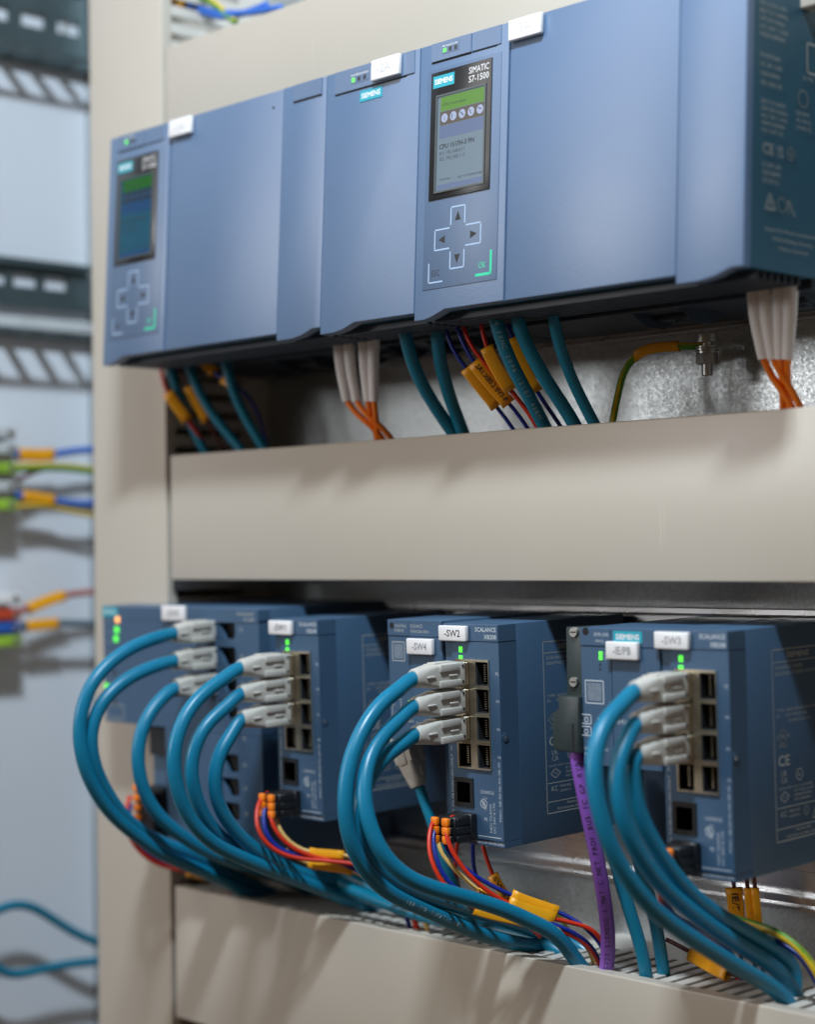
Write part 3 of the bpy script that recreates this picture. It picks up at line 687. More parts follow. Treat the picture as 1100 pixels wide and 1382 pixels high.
b = N(); text(b, F4, 'INDUSTRIAL', .6, .42, .024, .16, width=.95); text(b, F4, 'ETHERNET', .6, .68, .024, .16, width=.75); text(b, F4, 'SCALANCE', 1.86, .42, .055, .18, width=.95); text(b, F4, 'XF204-2BA DNA', 1.86, .7, .055, .16, width=1.4)
a = F4.rect(529, 866, 546, 892); outline(b, F4, a[0], a[1], a[2], a[3], .05, -.016); b2 = N(); quad(b2, F4, a[0]+.12, a[1]-.12, a[2]+.12, a[3]-.12, -.0155); O('data_sticker', b2, STK, t4, fix=False)
for (px, py, s) in ((530, 953, 'P1'), (534, 965, 'P2'), (552, 975, 'BA1'), (562, 978, 'X1')): q = F4.uv(px, py); text(b, F4, s, q[0], q[1], .024, .18)
outline(b, F4, .2, .9, 4.4, 5.9, .04, -.016)
O('lettering', b, PRINTD, t4, fix=False)
lb = F4.rect(553, 861, 588, 884); white_label(t4, F4, lb[0], lb[1], lb[2], lb[3], .03, '-SW4', INKG)

# IE/PB link
FI = Frame((37.6, 2.4, -16.08), (1, 0, 0), VD, WD)
tI = E('gateway_module', 'blue gateway module tagged -IE/PB with a teal logo, right of the purple cable connector', 'gateway', (40.3, 8, -28))
WI = 5.0; HI = 6.85
b = N(); box(b, FI, 0, WI, 0, HI, -10.6, -.3, .05, 2); box(b, FI, .1, WI, HI+.01, 11.4, -10.6, -4.6, .05, 1); O('housing', b, SWP, tI, smooth=True)
b = N(); box(b, FI, .01, 1.97, .92, HI-.01, -.3, -.02, .03, 1); box(b, FI, 2.02, WI-.01, .92, HI-.01, -.3, .02, .03, 1); box(b, FI, .01, 1.97, .01, .9, -.3, .02, .03, 1); box(b, FI, 2.02, WI-.01, .01, .9, -.3, .05, .03, 1)
O('front_panel', b, SWP, tI)
b = N(); u, v = FI.uv(791, 852); cyl(b, FI.P(u, v, 0), FI.W, .2, .03, 16); O('pin_hole', b, HOLE, tI)
b = N(); box(b, FI, 2.2, 4.0, .12, .68, .05, .07, .01, 1); lg = O('logo_plate', b, LOGO, tI)
b = N(); text(b, FI, 'SIEMENS', 3.1, .52, .074, .26, width=1.45, align='C', bold=.01); O('lettering', b, WHITE, lg, fix=False)
for k in range(2):
    b = N(); q = FI.uv(811, 882+k*6); box(b, FI, q[0]-.1, q[0]+.1, q[1]-.1, q[1]+.1, -.02, .02); O('status_light', b, LEDG, tI)
    b = N(); q = FI.uv(810, 897+k*6); disc(b, FI, q[0], q[1], .06, .0, 10); O('status_light', b, LEDX, tI, fix=False)
b = N(); text(b, FI, 'IE/PB LINK', 1.9, .4, .024, .17, width=.95, align='R'); text(b, FI, 'PN IO', 1.05, .72, .024, .15, width=.5)
a = FI.rect(790, 918, 815, 950); outline(b, FI, a[0], a[1], a[2], a[3], .06, -.014); b2 = N(); quad(b2, FI, a[0]+.12, a[1]-.12, a[2]+.12, a[3]-.12, -.0155); O('data_sticker', b2, STK, tI, fix=False)
for k in range(2): q = FI.rect(785, 964+k*16, 798, 977+k*16); outline(b, FI, q[0], q[1], q[2], q[3], .06, -.014); outline(b, FI, q[0]+.2, q[1]-.2, q[2]+.15, q[3]-.1, .05, -.013)
text(b, FI, 'P1', 1.0, FI.uv(800, 972)[1], -.014, .16); text(b, FI, 'P2', 1.0, FI.uv(800, 988)[1], -.014, .16)
q = FI.uv(830, 977); text(b, FI, 'SIMATIC NET', q[0], q[1], .024, .24, width=2.4)
text(b, FI, '6GK1411-5AB10', .1, 6.1, -.014, .16, width=1.5); text(b, FI, 'PROFIBUS', .1, 6.4, -.014, .16, width=1.0)
for k, s in enumerate(('RUN', 'ER')): q = FI.uv(816, 884+k*6); text(b, FI, s, q[0], q[1], -.014, .11)
O('lettering', b, PRINT, tI, fix=False)
lb = FI.rect(822.5, 865, 866, 891); white_label(tI, FI, lb[0], lb[1], lb[2], lb[3], .05, '-IE/PB', INKG)

# ------------------------------------------------------------------ network cables with plugs
def rrect(a, b_, r, n=4):
    pts = []
    for (cx, cy, s) in ((a-r, b_-r, 0), (-a+r, b_-r, 90), (-a+r, -b_+r, 180), (a-r, -b_+r, 270)):
        for k in range(n+1):
            t = math.radians(s+90*k/n); pts.append((cx+r*math.cos(t), cy+r*math.sin(t)))
    return pts
def loft(bm, F, secs, u, v):
    rings = []
    for (w, a, c, r, du, dv) in secs: rings.append([bm.verts.new(F.P(u+du+x, v+dv+y, w)) for x, y in rrect(a, c, r)])
    bm.faces.new(rings[0]); bm.faces.new(rings[-1]); n = len(rings[0])
    for A, B in zip(rings, rings[1:]):
        for k in range(n): bm.faces.new((A[k], A[(k+1) % n], B[(k+1) % n], B[k]))
PLUGSRC = {}; rj = random.Random(5)
def make_plug(parent, F, u, v, w0=0.0, L=3.75):
    """grey rugged plug: collar, housing, ridges, boot; axis along F.W"""
    ctr = F.P(u, v, w0)
    key = (round(F.V.x, 3), round(F.V.y, 3), round(F.W.z, 3), L)
    if key in PLUGSRC:
        src, c0 = PLUGSRC[key]; d = ctr-c0
        h = inst(src[0], parent, WP[src[0]]/S+d)
        h.rotation_euler = (rj.uniform(-.018, .018), rj.uniform(-.02, .02), rj.uniform(-.018, .018))
        for q in src[1:]: inst(q, h, WP[q]/S+d)
        return F.P(u, v, w0+L)
    b = N(); loft(b, F, [(w0+.42, .56, .64, .1, 0, 0), (w0+.75, .58, .66, .12, 0, 0), (w0+1.5, .58, .66, .14, 0, 0), (w0+2.5, .56, .62, .2, 0, 0), (w0+3.0, .52, .56, .28, 0, 0), (w0+3.35, .50, .52, .4, 0, 0), (w0+L-.12, .48, .5, .44, 0, 0), (w0+L, .42, .44, .4, 0, 0)], u, v)
    h = O('plug_housing', b, PLUG, parent, smooth=True)
    b = N(); box(b, F, u-.5, u+.5, v-.60, v+.60, w0+.04, w0+.22, .03, 1); box(b, F, u-.54, u+.54, v-.63, v+.63, w0+.26, w0+.41, .03, 1)
    c = O('plug_collar', b, NICKEL, h)
    b = N(); box(b, F, u-.46, u+.46, v-.56, v+.56, w0+.2, w0+.44); g = O('plug_gap', b, HOLE, h)
    b = N()
    for s in (-1, 1):
        box(b, F, u+s*.58-.10, u+s*.58+.10, v-.62, v-.22, w0+.9, w0+2.3, .05, 2)
        box(b, F, u+s*.58-.10, u+s*.58+.10, v+.24, v+.60, w0+.75, w0+2.35, .05, 2)
        box(b, F, u+s*.58-.07, u+s*.58+.07, v-.06, v+.05, w0+1.0, w0+1.65, .03, 1)
        box(b, F, u+s*.55-.06, u+s*.55+.06, v-.06, v+.05, w0+2.6, w0+3.2, .03, 1)
    box(b, F, u-.3, u+.3, v-.72, v-.6, w0+.9, w0+2.4, .05, 2)
    rg = O('plug_ridge', b, PLUG, h, smooth=True)
    b = N()
    for dv in (-.45, .38): box(b, F, u+.5, u+.60, v+dv-.06, v+dv+.06, w0+.5, w0+.62)
    nt_ = O('plug_slot', b, HOLE, h)
    PLUGSRC[key] = ([h, c, g, rg, nt_], ctr)
    return F.P(u, v, w0+L)
def path(pts, sx, sy, k, x0, zend=None, x1=None):
    P = [(p[0]/k+sx, p[1]/k+sy) for p in pts]
    L = [0]
    for a, c in zip(P, P[1:]): L.append(L[-1]+math.hypot(c[0]-a[0], c[1]-a[1]))
    if x1 is None: x1 = atZ(*P[-1], zend).x
    return [atX(p[0], p[1], x0+(x1-x0)*(l/L[-1])**1.3) for p, l in zip(P, L)]
def cord(parent, P, r, m_, name='cord', n=16, it=6, extra=True):
    Q = relax(spline(P), it); sd = V((len(WP)*1.7, 3.1, .4)); m = len(Q)
    Q = [q+nz.noise_vector(q*.16+sd)*min(.13, r*.32)*min(1, i/8, (m-1-i)/8) for i, q in enumerate(Q)]
    b = N(); tube(b, Q, r, n); return O(name, b, m_, parent, smooth='all'), Q
def on_cable(bm, Q, r, s, start, h, spacing, side, flip=False):
    """print characters along a cable; side = unit vector the print faces"""
    L = [0]
    for a, c in zip(Q, Q[1:]): L.append(L[-1]+(c-a).length)
    d = start
    for ch in s:
        if d > L[-1]-.2: break
        if ch != ' ':
            i = max(j for j in range(len(L)) if L[j] <= d); i = min(i, len(Q)-2)
            p = Q[i].lerp(Q[i+1], (d-L[i])/max(1e-6, L[i+1]-L[i])); T = (Q[min(i+3, len(Q)-1)]-Q[max(i-2, 0)]).normalized()
            if flip: T = -T
            n = (side-T*side.dot(T)).normalized(); yv = n.cross(T).normalized()
            vs, fs, x0, x1 = glyphs(ch); k = h/.7; nv = []
            for (x, y) in vs:
                X, Y = (x-(x0+x1)/2)*k, (y-.35)*k; a = Y/r
                nv.append(bm.verts.new(p+T*X+(n*math.cos(a)+yv*math.sin(a))*(r+.012)))
            for f in fs:
                try: bm.faces.new([nv[q] for q in f])
                except ValueError: pass
        d += spacing
def netcable(label, F, u, v, pts, sx, sy, k, zend=-34.4, x1=None, r=.41, w0=.1, L=3.75, group=None, m_=None, letter=None, it=6):
    e = F.P(u, v, w0+L)
    t = E('network_cable', label, 'network cable', F.P(u, v, w0), group)
    make_plug(t, F, u, v, w0, L)
    P = path(pts, sx, sy, k, e.x, zend, x1)
    s = F.P(u, v, w0+L-.3); 
    # drop measured points that fall behind the boot
    P = [p for p in P if p.y < e.y-.3 or p.z < e.z-2]
    P = P + [V((P[-1].x+.3, max(P[-1].y+.9, 7.0), -35.2)), V((P[-1].x+.4, max(P[-1].y+1.2, 7.6), -36.6))]
    c, Q = cord(t, [s, F.P(u, v, w0+L+.35)]+P, r, m_ or TEAL, it=it)
    if letter:
        b = N(); on_cable(b, Q, r, letter[0], letter[1], .24, .24, (CAM-Q[len(Q)//2]).normalized()); O('lettering', b, CPRINT, c, fix=False)
    return t
Z5 = (0, 780, 2); Z6 = (400, 780, 2.56); Z7 = (720, 780, 2.295)
g2, g1, g3, gA = 'cables plugged into the switch tagged -SW2', 'cables plugged into the switch tagged -SW1', 'cables plugged into the switch tagged -SW3', 'cables plugged into the wide left switch'
netcable('top teal network cable with grey plug, looping widest out of the switch tagged -SW2', F2, LC, ROWS[0], [(370, 378), (300, 420), (240, 490), (195, 580), (170, 680), (165, 780), (172, 870), (200, 950), (250, 1030), (320, 1090), (400, 1130), (480, 1165), (560, 1200), (650, 1234), (740, 1258), (830, 1276), (890, 1286)], *Z6, group=g2, letter=('VER 2YR SIMATIC NET', 15.5))
netcable('middle teal network cable of the switch tagged -SW2, tucked behind the other two', F2, LC, ROWS[1], [(375, 475), (320, 520), (275, 580), (245, 650), (233, 740), (240, 820), (262, 890), (295, 955), (345, 1010), (410, 1050), (500, 1080), (600, 1110), (720, 1150), (820, 1195), (900, 1235)], *Z6, x1=34.0, group=g2)
netcable('lowest teal network cable with grey plug, inner loop of the switch tagged -SW2', F2, LC, ROWS[2], [(390, 560), (320, 600), (265, 660), (228, 730), (217, 800), (220, 870), (245, 950), (300, 1020), (370, 1065), (450, 1095), (530, 1120), (620, 1150), (720, 1185), (820, 1220), (900, 1245), (965, 1268)], *Z6, group=g2, letter=('2YR 4X2', 15.5))
netcable('top teal network cable, widest of the three loops of the switch tagged -SW1', F1, LC, ROWS[0], [(620, 262), (565, 297), (515, 350), (485, 410), (470, 480), (475, 550), (495, 620), (530, 680), (580, 725), (650, 755), (720, 780), (800, 810), (880, 845), (960, 875), (1040, 900)], *Z5, group=g1)
netcable('middle teal network cable with grey plug, second loop of the switch tagged -SW1', F1, LC, ROWS[1], [(625, 337), (580, 370), (540, 420), (518, 480), (515, 550), (535, 620), (570, 680), (620, 725), (680, 757), (750, 785), (820, 810), (900, 850), (970, 890)], *Z5, group=g1)
netcable('lowest teal network cable with grey plug, innermost bright loop of the switch tagged -SW1', F1, LC, ROWS[2], [(635, 410), (600, 450), (580, 500), (575, 550), (588, 610), (620, 670), (670, 725), (730, 765), (800, 795), (880, 820), (960, 840), (1030, 865), (1080, 885)], *Z5, group=g1)
netcable('top teal network cable with blurred grey plug, outermost loop of the switch tagged -SW3', F3, LC, ROWS[0], [(300, 370), (240, 420), (205, 490), (190, 570), (195, 660), (215, 750), (245, 840), (290, 920), (340, 990), (400, 1050), (480, 1110), (560, 1160), (640, 1205), (710, 1245), (765, 1285), (790, 1330)], *Z7, group=g3)
netcable('middle teal network cable with blurred grey plug, second loop of the switch tagged -SW3', F3, LC, ROWS[1], [(300, 490), (265, 550), (255, 630), (268, 720), (300, 810), (345, 890), (400, 960), (470, 1020), (560, 1085), (650, 1140), (720, 1185), (770, 1225), (800, 1270), (805, 1310)], *Z7, group=g3)
netcable('lowest teal network cable with blurred grey plug, innermost loop of the switch tagged -SW3', F3, LC, ROWS[2], [(325, 590), (312, 650), (325, 720), (355, 790), (400, 870), (450, 940), (510, 1000), (580, 1050), (660, 1095), (740, 1140), (790, 1180), (818, 1225), (815, 1270), (795, 1315)], *Z7, group=g3)
pva = [FA.uv(270, y)[1] for y in (851, 887, 922)]; pua = FA.uv(284, 880)[0]
netcable('top teal network cable of the wide left switch, sweeping out past the upright duct', FA, pua, pva[0], [(440, 158), (380, 175), (320, 205), (265, 255), (232, 310), (216, 370), (213, 430), (225, 500), (255, 570), (300, 635), (350, 680), (410, 725), (470, 760), (540, 788), (600, 815), (660, 845), (720, 865)], *Z5, w0=-.5, L=3.3, group=gA)
netcable('second teal network cable of the wide left switch, just inside the outermost loop', FA, pua, pva[1], [(430, 232), (370, 255), (315, 292), (270, 340), (248, 390), (240, 440), (252, 510), (285, 580), (330, 640), (390, 690), (450, 722), (530, 750), (600, 790), (680, 830), (740, 855)], *Z5, w0=-.5, L=3.3, group=gA)
netcable('third teal network cable of the wide left switch, plunging steeply beside its black block', FA, pua, pva[2], [(440, 320), (405, 355), (380, 410), (370, 470), (375, 540), (395, 600), (430, 650), (480, 690), (540, 727), (600, 752), (700, 785), (780, 815), (860, 860)], *Z5, w0=-.5, L=3.3, group=gA)

# cable plugged upwards into SW4's overhang
_w = V((.36, .05, -1)).normalized(); Fd = Frame(atY(540, 975, 4.2), V((1, 0, .36)), V((0, 1, .05)), _w)
t = E('network_cable', 'shaded teal network cable hanging from a grey plug under the switch tagged -SW4', 'network cable', (26.3, 4.4, -23))
e = make_plug(t, Fd, 0, 0, 0, 3.75)
cord(t, [e-Fd.W*.3, e+Fd.W*.5, e+Fd.W*1.6+V((0, .1, 0)), e+V((1.15, .5, -3.6)), e+V((1.7, 1.2, -6.0)), e+V((2.3, 2.2, -8.4))], .3, TEALD)
for lab, P in (('shaded teal cable lying low behind the loops of the switch tagged -SW2, rear one', [(440, 1172, 7.5), (480, 1190, 7.6), (540, 1212, 8.2), (610, 1232, 8.6), (680, 1248, 9), (740, 1262, 9.3), (790, 1280, 9.6), (806, 1300, 9.8)]),
               ('shaded teal cable lying low behind the loops of the switch tagged -SW2, front one', [(430, 1180, 6.4), (480, 1205, 6.4), (550, 1228, 6.6), (620, 1246, 7.0), (690, 1262, 7.6), (745, 1278, 8.0), (775, 1300, 8.3)])):
    t = E('network_cable', lab, 'network cable', atY(*P[-1])); cord(t, [atY(*p) for p in P], .38, TEALD)
# teal cables dropping from under the gateway
for lab, P in (('shaded teal cable dropping from under the gateway into the lower duct, left of a twin', [(800, 1040, 4.4), (818, 1120, 4.8), (842, 1200, 5.4), (862, 1262, 6.0), (872, 1305, 6.3), (874, 1330, 6.4)]),
               ('shaded teal cable dropping from under the gateway into the lower duct, right of a twin', [(838, 1060, 5.2), (862, 1160, 6.0), (882, 1235, 7.0), (893, 1290, 7.6), (897, 1320, 7.8)])):
    t = E('network_cable', lab, 'network cable', atY(*P[-1]), 'teal cables under the gateway'); cord(t, [atY(*p) for p in P], .34, TEALD)

# ------------------------------------------------------------------ purple bus cable and connector
t = E('bus_cable', 'purple bus cable with dark grey screw connector, hanging beside the module tagged -IE/PB', 'bus cable', (37, 3, -23))
FB = Frame((37.55, 3.0, -16.0), (1, 0, 0), (0, 0, -1), (0, -1, 0))
pu = lambda x, y: FB.uv(x, y)
b = N(); a0, a1 = pu(766, 850)[0], 0.0
box(b, FB, a0, a1-.02, .1, 4.2, -2.4, .12, .06, 2); conn = O('connector_housing', b, CONNG, t, smooth=True)
c0 = pu(758, 950)
b = N(); prism(b, FB, [(a0-.05, 3.55), (a1+.05, 3.55), (a1+.05, 4.3), (a1, 6.35), (c0[0]+.2, 6.35), (c0[0], 6.1), (c0[0], 4.5), (a0-.05, 4.15)], -1.9, .75, .08); O('connector_clip', b, CONNG, t, smooth=True)
b = N(); box(b, FB, a1-.42, a1-.3, 4.9, 6.3, .7, .77); O('clip_groove', b, HOLE, t)
for y in (853, 920):
    u, v = pu(778, y)
    b = N(); cyl(b, FB.P(u, v, .1), FB.W, .27, .16, 18, .24); s_ = O('screw', b, STEEL, t, smooth=True)
    b = N(); box(b, FB, u-.17, u+.17, v-.035, v+.035, .25, .275); O('screw_slot', b, HOLE, s_)
P = [FB.P(-.55, 6.2, .1), atY(777, 1012, 2.75), atY(784, 1050, 2.9), atY(795, 1100, 3.3), atY(806, 1150, 3.9), atY(815, 1200, 4.6), atY(820, 1250, 5.4), atY(820, 1290, 5.9), atY(817, 1325, 6.1)]
c, Q = cord(t, P, .385, PURPLE)
b = N(); on_cable(b, Q[::-1], .385, 'SV23 SIEMENS SIMATIC NET PROFIBUS FC GP 0V01', 1.0, .26, .27, V((.55, -.8, 0)).normalized(), False); O('lettering', b, INK, c, fix=False)

# ------------------------------------------------------------------ power plugs and wires
def power_plug(label, F, u0, u1, v0, v1, group, depth=1.9):
    t = E('power_plug', label, 'power plug', F.P((u0+u1)/2, v1, 0), group)
    b = N(); h = v1-v0
    box(b, F, u0, u1, v0, v1, .075, .55, .04, 1); box(b, F, u0-.02, u1-.12, v0+.05, v1-.05, .55, depth-.25, .05, 1)
    for k in range(3):
        box(b, F, u1-.13, u1-.05, v0+.12+k*h/3, v0+.02+(k+1)*h/3, .56, depth-.35, .02, 1)
        box(b, F, u0+.1, u1-.2, v0+.07+k*h/3, v0-.01+(k+1)*h/3, depth-.26, depth-.02, .03, 1)
    O('housing', b, BLACK, t, smooth=True)
    for c in range(2):
        for k in range(3):
            vv = v0+.08+k*h/3; uu = u0+.02+c*(u1-u0-.2)*.62
            b = N(); box(b, F, uu-.03, uu+.44, vv-.03, vv+h/3-.06, depth-.06, depth+.2, .08, 2); O('lever', b, LEVER, t, smooth=True)
    return t
PQ = F2.rect(618, 1094, 646, 1133)
gp = 'black power plugs with orange levers'
power_plug('black power plug with sharp orange levers on the switch tagged -SW2', F2, PQ[0], PQ[1], PQ[2], PQ[3], gp)
power_plug('black power plug with orange levers on the switch tagged -SW1', F1, PQ[0], PQ[1], PQ[2], PQ[3], gp)
power_plug('black power plug with blurred orange levers on the switch tagged -SW3, partly behind teal cables', F3, PQ[0], PQ[1], PQ[2], PQ[3], gp)
t = E('power_plug', 'tall black power plug with a column of orange levers on the wide left switch', 'power plug', FA.P(5, 14.6, 0), gp)
b = N(); box(b, FA, 4.4, 6.3, 11.8, 14.4, .31, .9, .05, 1); O('housing', b, BLACK, t)
for k in range(5):
    u, v = FA.uv(181, 1058+k*13); b = N(); box(b, FA, 4.5, 5.0, v-.22, v+.22, .9, 1.2, .08, 2); O('lever', b, LEVER, t, smooth=True)

def wire(label, P, r, m_, group=None, sleeves=(), cat='wire', stripe=None, it=4, name='power_wire'):
    t = E(name, label, cat, P[-1], group); c, Q = cord(t, P, r, m_, 'core', 12, it)
    if stripe:
        b = N(); Q2 = [q+((CAM-q).normalized()*.5+V((0, 0, .85))).normalized()*r*.45 for q in Q]; tube(b, Q2, r*.68, 10); O('stripe', b, stripe, c, smooth='all')
    L = [0]
    for a, d in zip(Q, Q[1:]): L.append(L[-1]+(d-a).length)
    ke = P[-1-getattr(P, 'tail', 0)]; Lm = L[min(range(len(Q)), key=lambda i: (Q[i]-ke).length)]
    for (f0, f1, rs, txt) in sleeves:
        i0 = min(range(len(L)), key=lambda i: abs(L[i]-f0*Lm)); i1 = min(range(len(L)), key=lambda i: abs(L[i]-f1*Lm))
        if i1 <= i0+1: continue
        A = Q[i0:i1+1]; T = (A[-1]-A[0]).normalized(); side = (CAM-A[0]).normalized(); yv = T.cross(side).normalized(); n = yv.cross(T).normalized()
        b = N(); rings = []
        sec = [(1.0, -.30), (1.12, 0), (1.0, .30), (.2, .52), (-.9, .38), (-1.0, 0), (-.9, -.38), (.2, -.52)]   # flattened sleeve section: (height across, out)
        for k, p in enumerate(A):
            fl = 1+.10*(k in (0, len(A)-1))
            rings.append([b.verts.new(p+yv*x*rs*1.02*fl+n*y*max(rs*.95, r*2.1)*fl) for x, y in sec])
        for R0, R1 in zip(rings, rings[1:]):
            for k in range(8): b.faces.new((R0[k], R0[(k+1) % 8], R1[(k+1) % 8], R1[k]))
        s_ = O('marker_sleeve', b, YEL, t, smooth=True)
        md = s_.modifiers.new('Solidify', 'SOLIDIFY'); md.thickness = .0003; md.offset = 1
        if txt:
            fr = Frame(A[0]+(A[-1]-A[0])*.5, T, yv, n)
            if T.dot(rt) < 0: fr = Frame(fr.o, -T, -yv, n)
            b = N(); ln = (A[-1]-A[0]).length
            text(b, fr, txt, 0, rs*.45, max(rs*.95, r*2.1)*.56+.085, rs*.9, width=ln*.85, align='C', bold=.008); O('lettering', b, INK, s_, fix=False)
    return t
def rear(P):
    P[-2:] = [V((P[-3].x-.3, 8.6, -32.6)), V((P[-3].x, 9.8, -36))]; return P
class Pts(list): tail = 0
def PX(pts, sx, sy, k, x0, x1):
    P = path(pts, sx, sy, k, x0, x1=x1)
    P = Pts(P)
    if P[-1].z < -28:
        e = P[-1]; P += [V((e.x+.25, max(e.y+.8, 6.6), (e.z-34.6)/2)), V((e.x+.35, max(e.y+1.2, 7.6), -36))]; P.tail = 2
    return P
ZW = (560, 1080, 4.07)
gw = 'coloured power wires of the switch tagged -SW2'
xl = F2.P(PQ[0], 0, 0).x
wire('outer red wire curving down from the power plug of the switch tagged -SW2', PX([(140, 92), (112, 98), (90, 130), (74, 200), (76, 290), (100, 370), (150, 460), (220, 530), (320, 590), (420, 618), (490, 632), (600, 655), (720, 690), (800, 715), (860, 740)], *ZW, xl, 34.5), .115, RED, gw, [(.55, .78, .28, None)])
wire('blue wire beside the outer red one under the power plug of the switch tagged -SW2', PX([(140, 132), (115, 140), (100, 180), (99, 260), (125, 360), (175, 450), (240, 500), (310, 530), (400, 552), (490, 590), (600, 630), (700, 660), (790, 690), (850, 715)], *ZW, xl+.1, 34.5), .115, BLUE, gw, [(.60, .80, .2, None)])
wire('cream wire under the power plug of the switch tagged -SW2', PX([(140, 172), (126, 180), (125, 215), (135, 270), (165, 320), (210, 370), (270, 430), (350, 500), (450, 560), (600, 640), (740, 690)], *ZW, xl+.15, 34.0), .115, CREAM, gw, [(.47, .66, .2, 'V/GND')])
wire('second blue wire leaving the yellow sleeve to the right, by the switch tagged -SW2', PX([(158, 185), (158, 215), (172, 265), (210, 320), (270, 375), (350, 430), (420, 470), (490, 505), (620, 560), (745, 598), (830, 630), (900, 670), (960, 720), (985, 745)], *ZW, xl+.5, 35.2), .115, BLUE, gw, [(.49, .75, .27, None)])
wire('bright red wire arching into a wide yellow sleeve by the switch tagged -SW2', PX([(215, 92), (190, 92), (168, 135), (168, 200), (200, 280), (250, 360), (320, 440), (400, 500), (470, 545), (560, 590), (680, 630), (765, 652), (860, 672), (950, 697), (990, 722)], *ZW, xl+.75, 35.3), .12, RED, gw, [(.585, .82, .34, None)])
wire('short red wire hanging behind the power plug of the switch tagged -SW2', [atY(618, 1132, 4.5), atY(616, 1150, 4.6), atY(614, 1170, 5.2), atY(618, 1195, 6), atY(632, 1230, 7)], .115, RED, gw)
wire('blue wire dropping straight from under the switch tagged -SW2', [atY(639, 1130, 4.5), atY(638, 1158, 4.6), atY(641, 1178, 4.9), atY(650, 1200, 5.4), atY(680, 1240, 6.5)], .115, BLUE, gw)
wire('red wire dropping from under the switch tagged -SW2 into an upright yellow sleeve', [atY(650, 1135, 4.3), atY(657, 1160, 4.4), atY(665, 1182, 4.5), atY(680, 1205, 4.8), atY(700, 1235, 5.6), atY(730, 1265, 6.6)], .115, RED, gw, [(.32, .56, .24, 'SW2')])
# wires on SW1
g = 'coloured power wires of the switch tagged -SW1'; xl1 = F1.P(PQ[0], 0, 0).x
wire('left red wire curving down from the power plug of the switch tagged -SW1', PX([(722, 580), (705, 590), (690, 625), (692, 670), (715, 715), (765, 748), (830, 760), (900, 765), (980, 775), (1040, 800)], *Z5, xl1, 20.5), .125, RED, g)
wire('blue wire between the red ones on the switch tagged -SW1', PX([(722, 600), (712, 620), (708, 665), (730, 712), (770, 742), (830, 752), (900, 762), (960, 785), (1010, 820)], *Z5, xl1+.2, 20), .14, BLUE, g)
wire('bright red wire curving down to the sleeves below the switch tagged -SW1', PX([(750, 582), (735, 595), (725, 630), (735, 672), (770, 715), (820, 745), (880, 760), (950, 775), (1010, 800), (1060, 840)], *Z5, xl1+.5, 20.8), .125, RED, g)
wire('cream wire below the power plug of the switch tagged -SW1', PX([(752, 622), (742, 640), (750, 680), (780, 715), (820, 738), (870, 742), (930, 747), (1000, 765), (1060, 800)], *Z5, xl1+.5, 21.4), .115, CREAM, g, [(.42, .66, .2, None)])
wire('wire with a long yellow sleeve lowest below the switch tagged -SW1', PX([(770, 735), (800, 757), (850, 776), (900, 782), (950, 790), (1000, 812), (1050, 850)], *Z5, xl1+.8, 21.6), .115, CREAM, g, [(.24, .58, .2, None)])
# wires on the left switch
g = 'coloured power wires of the wide left switch'
wire('red wire drooping from the orange levers of the wide left switch', PX([(350, 590), (338, 625), (338, 670), (360, 720), (400, 760), (450, 780), (520, 795), (570, 810)], *Z5, .6, 4.0), .15, RED, g, [(.50, .58, .2, None), (.80, .95, .22, None)])
wire('blue wire at the orange levers of the wide left switch', PX([(352, 610), (346, 640), (352, 680), (372, 720), (410, 750), (470, 778), (540, 800), (590, 815)], *Z5, .7, 4.4), .13, BLUE, g)
# wires on SW3
g = 'coloured power wires of the switch tagged -SW3'; xl3 = F3.P(PQ[0], 0, 0).x
wire('red wire at the orange levers of the switch tagged -SW3', rear(PX([(440, 828), (418, 832), (404, 850), (394, 880), (388, 930), (395, 990), (420, 1050)], *Z7, xl3, xl3-1.2)), .13, RED, g)
wire('blue wire at the orange levers of the switch tagged -SW3', rear(PX([(440, 850), (424, 858), (412, 885), (405, 930), (412, 990), (436, 1045)], *Z7, xl3, xl3-1.0)), .13, BLUE, g)
wire('brown wire with a yellow sleeve lying flat on the slotted lower duct', [atZ(900, 1268, -32.6), atZ(930, 1283, -33.0), atZ(955, 1298, -33.2), atZ(985, 1313, -33.3), atZ(1010, 1320, -33.9)], .12, BROWN, g, [(.26, .74, .36, None)])
# sleeves at lower right hanging below the switch
g = 'upright sleeved wires under the switch tagged -SW3'
for i, (px, txt, rr) in enumerate(((993, 'IE/PB X80', .36), (1011, None, .16), (1021, None, .16))):
    wire(('brown wire in a broad lettered yellow sleeve hanging under the switch tagged -SW3', 'thin yellow sleeved wire, middle of the upright three under the switch tagged -SW3', 'thin yellow sleeved wire, right of the upright three under the switch tagged -SW3')[i],
         [atY(px-4, 1175, 10), atY(px-1, 1200, 10), atY(px+3, 1240, 10), atY(px+7, 1280, 10.2), atY(px+10, 1320, 10.5)], .11, BROWN, g, [(.12, .74, rr, txt)])
wire('yellow and green earth wire curving over the right end of the lower duct', [atY(960, 1225, 8), atY(985, 1238, 7.4), atY(1010, 1246, 7), atY(1040, 1256, 6.8), atY(1070, 1272, 6.8), atY(1095, 1298, 7), atY(1112, 1330, 7.2)], .2, YG, None, (), 'wire', GREEN)
wire('dark blue wire under the earth wire at the right end of the lower duct', [atY(975, 1240, 8), atY(1005, 1254, 7.6), atY(1035, 1264, 7.4), atY(1065, 1278, 7.4), atY(1090, 1300, 7.6), atY(1104, 1330, 7.8)], .13, BLUE)
wire('green and yellow wire dipping into the lower duct behind the purple cable', [atY(735, 1215, 9.6), atY(752, 1232, 9.6), atY(766, 1252, 9.8), atY(778, 1275, 10), atY(784, 1300, 10.2)], .11, GREEN, None, (), 'wire', YG)

